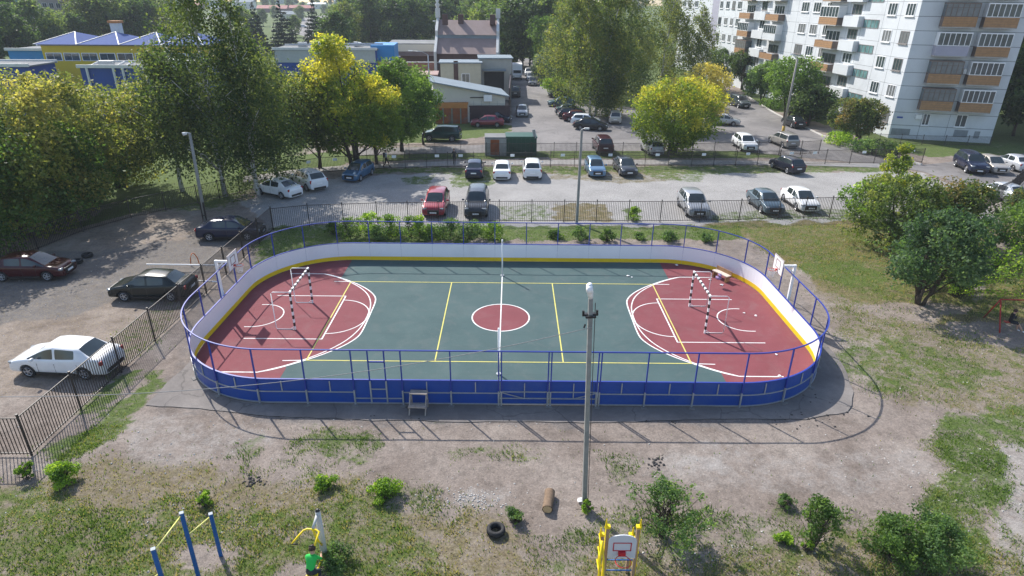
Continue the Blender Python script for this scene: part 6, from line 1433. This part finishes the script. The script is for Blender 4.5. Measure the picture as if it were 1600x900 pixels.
# ------------------------------------------------------------------ people
def person(label, loc, rz, J, mats, hair=None, scale=1.0, fingers=False, group=None):
    """J: joints in metres, x right, y forward, z up."""
    r = empty('person', loc, rz, label, 'person', group); r.scale = (scale,)*3
    rad = {'pelvis': (.135, .10), 'waist': (.115, .085), 'chest': (.15, .105), 'neckb': (.075, .07), 'neck': (.048, .05), 'head': (.078, .095), 'crown': (.062, .07), 'nose': (.014, .014)}
    V = []; Rr = []; E = []; idx = {}
    def add(n, p, rr, par=None):
        idx[n] = len(V); V.append(tuple(p)); Rr.append(rr)
        if par is not None: E.append((idx[par], idx[n]))
    g = lambda n: Vector(J[n])
    pel, che, nk, hd = g('pelvis'), g('chest'), g('neck'), g('head'); f = Vector(J.get('face', (0, 1, 0))).normalized()
    add('pelvis', pel, rad['pelvis']); add('waist', pel.lerp(che, .45), rad['waist'], 'pelvis'); add('chest', che, rad['chest'], 'waist'); add('neckb', che.lerp(nk, .7), rad['neckb'], 'chest'); add('neck', nk, rad['neck'], 'neckb'); add('head', nk.lerp(hd, .75), rad['head'], 'neck'); add('crown', hd+(hd-nk)*.35, rad['crown'], 'head'); add('nose', nk.lerp(hd, .8)+f*.115, rad['nose'], 'head')
    for s in 'LR':
        sh, el, ha = g('sh'+s), g('el'+s), g('ha'+s); hp, kn, an, to = g('hip'+s), g('kn'+s), g('an'+s), g('to'+s)
        add('sh'+s, sh, (.062, .062), 'chest'); add('el'+s, el, (.044, .044), 'sh'+s); add('fw'+s, el.lerp(ha, .85), (.028, .028), 'el'+s); d = (ha-el).normalized(); add('ha'+s, ha, (.036, .02), 'fw'+s)
        if fingers:
            sd = d.cross(f).normalized() if d.cross(f).length > .1 else Vector((1, 0, 0))
            for q, l in enumerate((.055, .07, .075, .068, .05)):
                o_ = sd*((q-2)*.018); e = ha+d*(.02+l)+o_+f*.015; add('f%d%s' % (q, s), ha+d*.03+o_, (.010, .009), 'ha'+s); add('g%d%s' % (q, s), e, (.008, .007), 'f%d%s' % (q, s))
        else: add('hb'+s, ha+d*.07, (.03, .014), 'ha'+s)
        add('hip'+s, hp, (.085, .085), 'pelvis'); add('kn'+s, kn, (.058, .058), 'hip'+s); add('ca'+s, kn.lerp(an, .35), (.055, .052), 'kn'+s); add('an'+s, an, (.036, .038), 'ca'+s); add('to'+s, to, (.036, .026), 'an'+s)
    me = bpy.data.meshes.new('person_body'); me.from_pydata(V, E, []); me.update(); ob = bpy.data.objects.new('tmp', me); COL.objects.link(ob)
    sk = ob.modifiers.new('k', 'SKIN'); 
    if not me.skin_vertices: me.attributes.new  # skin layer is created with the modifier below
    if len(me.skin_vertices) == 0:
        b = bmesh.new(); b.from_mesh(me); b.verts.layers.skin.verify(); b.to_mesh(me); b.free()
    sv = me.skin_vertices[0].data
    for i, rr in enumerate(Rr): sv[i].radius = rr; sv[i].use_root = (i == 0)
    ss = ob.modifiers.new('s', 'SUBSURF'); ss.levels = 1; ss.render_levels = 1
    dg = bpy.context.evaluated_depsgraph_get(); fin = bpy.data.meshes.new_from_object(ob.evaluated_get(dg)); bpy.data.objects.remove(ob)
    fin.name = 'person_body'; fin.materials.clear()
    for m_ in mats: fin.materials.append(m_)      # skin, top, trousers, shoes
    segs = [(pel, che, 1), (che, che.lerp(nk, .7), 1), (nk, hd+(hd-nk)*.35, 0)]
    for s in 'LR':
        segs += [(che, g('sh'+s), 1), (g('sh'+s), g('el'+s), 1), (g('el'+s).lerp(g('ha'+s), .05), g('ha'+s)+(g('ha'+s)-g('el'+s))*.3, J.get('forearm', 0)), (pel, g('hip'+s), 2), (g('hip'+s), g('kn'+s), 2), (g('kn'+s), g('an'+s), J.get('shin', 2)), (g('an'+s), g('to'+s), 3)]
    for pg in fin.polygons:
        c = pg.center; best = 9; bm_ = 0
        for a_, b_, m_ in segs:
            ab = b_-a_; t = max(0, min(1, (c-a_).dot(ab)/max(ab.length_squared, 1e-6))); dd = (c-(a_+ab*t)).length
            if dd < best: best = dd; bm_ = m_
        if bm_ == 1 and (c-pel).dot(che-pel) < .06*(che-pel).length: bm_ = 2
        pg.material_index = bm_; pg.use_smooth = True
    link('body', fin, r)
    if hair:
        c = nk.lerp(hd, .95); up = (hd-nk).normalized(); mb = MB(); n = 14; V = []; rings = 7
        for i in range(rings):
            ph = (PI*.62)*i/(rings-1)
            for k in range(n):
                a_ = 2*PI*k/n; x = math.sin(ph)*math.cos(a_)*.098; y = math.sin(ph)*math.sin(a_)*.112-.012; z = math.cos(ph)*.112
                if y > .06 and z < .05: y = .06
                V.append((x, y, z))
        rt = Vector((f.y, -f.x, 0)).normalized(); fw = up.cross(rt).normalized(); X = Matrix((rt, fw, up)).transposed()
        V = [X@Vector(v)+c for v in V]; mb.add(V, [(i*n+k, i*n+(k+1) % n, (i+1)*n+(k+1) % n, (i+1)*n+k) for i in range(rings-1) for k in range(n)]); mb.build('hair', hair, r, True)
    return r
SKIN = mat('skin', (.52, .30, .21), .55, .08, 4); GRN = mat('shirt_green', (.03, .50, .08), .8, .08); BKC = mat('cloth_black', (.02, .02, .024), .9, .2); JNS = mat('cloth_dark', (.03, .035, .045), .9, .2); SHW = mat('shoe_white', (.7, .7, .72), .6, .05); HAIR = mat('hair_brown', (.05, .025, .018), .8, .2); WSH = mat('cloth_white', (.6, .6, .6), .8, .1)
def stand(step=.25, arms=.05):
    return dict(pelvis=(0, 0, .93), chest=(0, .02, 1.28), neck=(0, .02, 1.48), head=(0, .03, 1.62), shL=(-.17, .02, 1.38), shR=(.17, .02, 1.38), elL=(-.23, -.05-arms, 1.12), elR=(.23, .02+arms, 1.12), haL=(-.24, .04-arms, .88), haR=(.24, .12+arms, .9),
                hipL=(-.09, 0, .88), hipR=(.09, 0, .88), knL=(-.10, step*.5+.04, .50), knR=(.10, -step*.25+.02, .48), anL=(-.10, step*.9, .09), anR=(.10, -step*1.1, .12), toL=(-.10, step*.9+.17, .035), toR=(.10, -step*1.1+.15, .035))
# boy on the machine
hip = at(485, 893, .62); f_ = (mx-Vector((hip.x, hip.y, 0))); ang = math.atan2(f_.y, f_.x)-PI/2
JB = dict(pelvis=(0, 0, .62), chest=(0, .17, .90), neck=(0, .25, 1.07), head=(0, .31, 1.20), face=(0, 1, -.3), shL=(-.14, .2, .99), shR=(.14, .2, .99), elL=(-.22, .30, .78), elR=(.20, .34, .78), haL=(-.14, .50, .74), haR=(.12, .52, .74), forearm=0,
          hipL=(-.09, 0, .58), hipR=(.09, 0, .58), knL=(-.15, .22, .42), knR=(.15, .25, .44), anL=(-.17, .0, .10), anR=(.17, .05, .10), toL=(-.18, .16, .035), toR=(.18, .2, .035))
person('boy in a bright green shirt and dark trousers bending over the exercise machine', (hip.x, hip.y, 0), ang, JB, [SKIN, GRN, JNS, SHW], HAIR, fingers=True)
# girl on the swing
JG = dict(pelvis=(0, 0, .56), chest=(0, .03, .86), neck=(0, .05, 1.03), head=(0, .08, 1.16), face=(0, 1, -.1), shL=(-.14, .03, .96), shR=(.14, .03, .96), elL=(-.24, .08, .78), elR=(.24, .1, .8), haL=(-.23, .10, .98), haR=(.21, .12, .98), forearm=1, shin=0,
          hipL=(-.08, 0, .53), hipR=(.08, 0, .53), knL=(-.10, .36, .50), knR=(.09, .36, .50), anL=(-.12, .44, .10), anR=(.06, .62, .13), toL=(-.13, .58, .04), toR=(.06, .76, .06))
person('person in black sitting on the red swing, bare legs and white shoes', (sc.x, sc.y, -.05), R(-115), JG, [SKIN, BKC, BKC, SHW], HAIR, fingers=True)
p = at(604, 262); rr_ = person('person walking right with a dark backpack on the footpath', (p.x, p.y, .012), R(-85), stand(.3, .1), [SKIN, WSH, BKC, BKC], HAIR, 1.03)
MB().box((0, -.16, 1.22), (.3, .2, .46)).build('backpack', BKC, rr_, bevel=.06)
p = at(710, 258); person('person in black walking on the footpath before the dark blue sedan', (p.x, p.y, .012), R(170), stand(.15, .0), [SKIN, BKC, BKC, BKC], HAIR, .98)
p = at(805, 97); person('tiny person in dark red walking at the far end of the yard road', (p.x, p.y, .012), R(20), stand(.2, .0), [SKIN, mat('cloth_red', (.2, .03, .05), .9), BKC, BKC], HAIR)
p = at(789, 99); person('tiny person in white at the far end of the yard road', (p.x, p.y, .012), R(-60), stand(.2, .0), [SKIN, WSH, JNS, BKC], HAIR)

# ------------------------------------------------------------------ air
def haze():
    mb = MB(); mb.box((0, 220, 24), (1400, 760, 52)); o = mb.build('haze', [bpy.data.materials.new('haze_air')]); m = o.data.materials[0]; m.use_nodes = True; t = m.node_tree; t.nodes.clear()
    ou = t.nodes.new('ShaderNodeOutputMaterial'); v = t.nodes.new('ShaderNodeVolumePrincipled'); v.inputs['Color'].default_value = (.86, .92, 1, 1); v.inputs['Density'].default_value = HAZE; v.inputs['Anisotropy'].default_value = 0
    t.links.new(v.outputs[0], ou.inputs['Volume']); tag(o, kind='stuff'); o['label'] = 'thin pale haze over the whole place'; o['category'] = 'haze'
HAZE = .0003
haze()
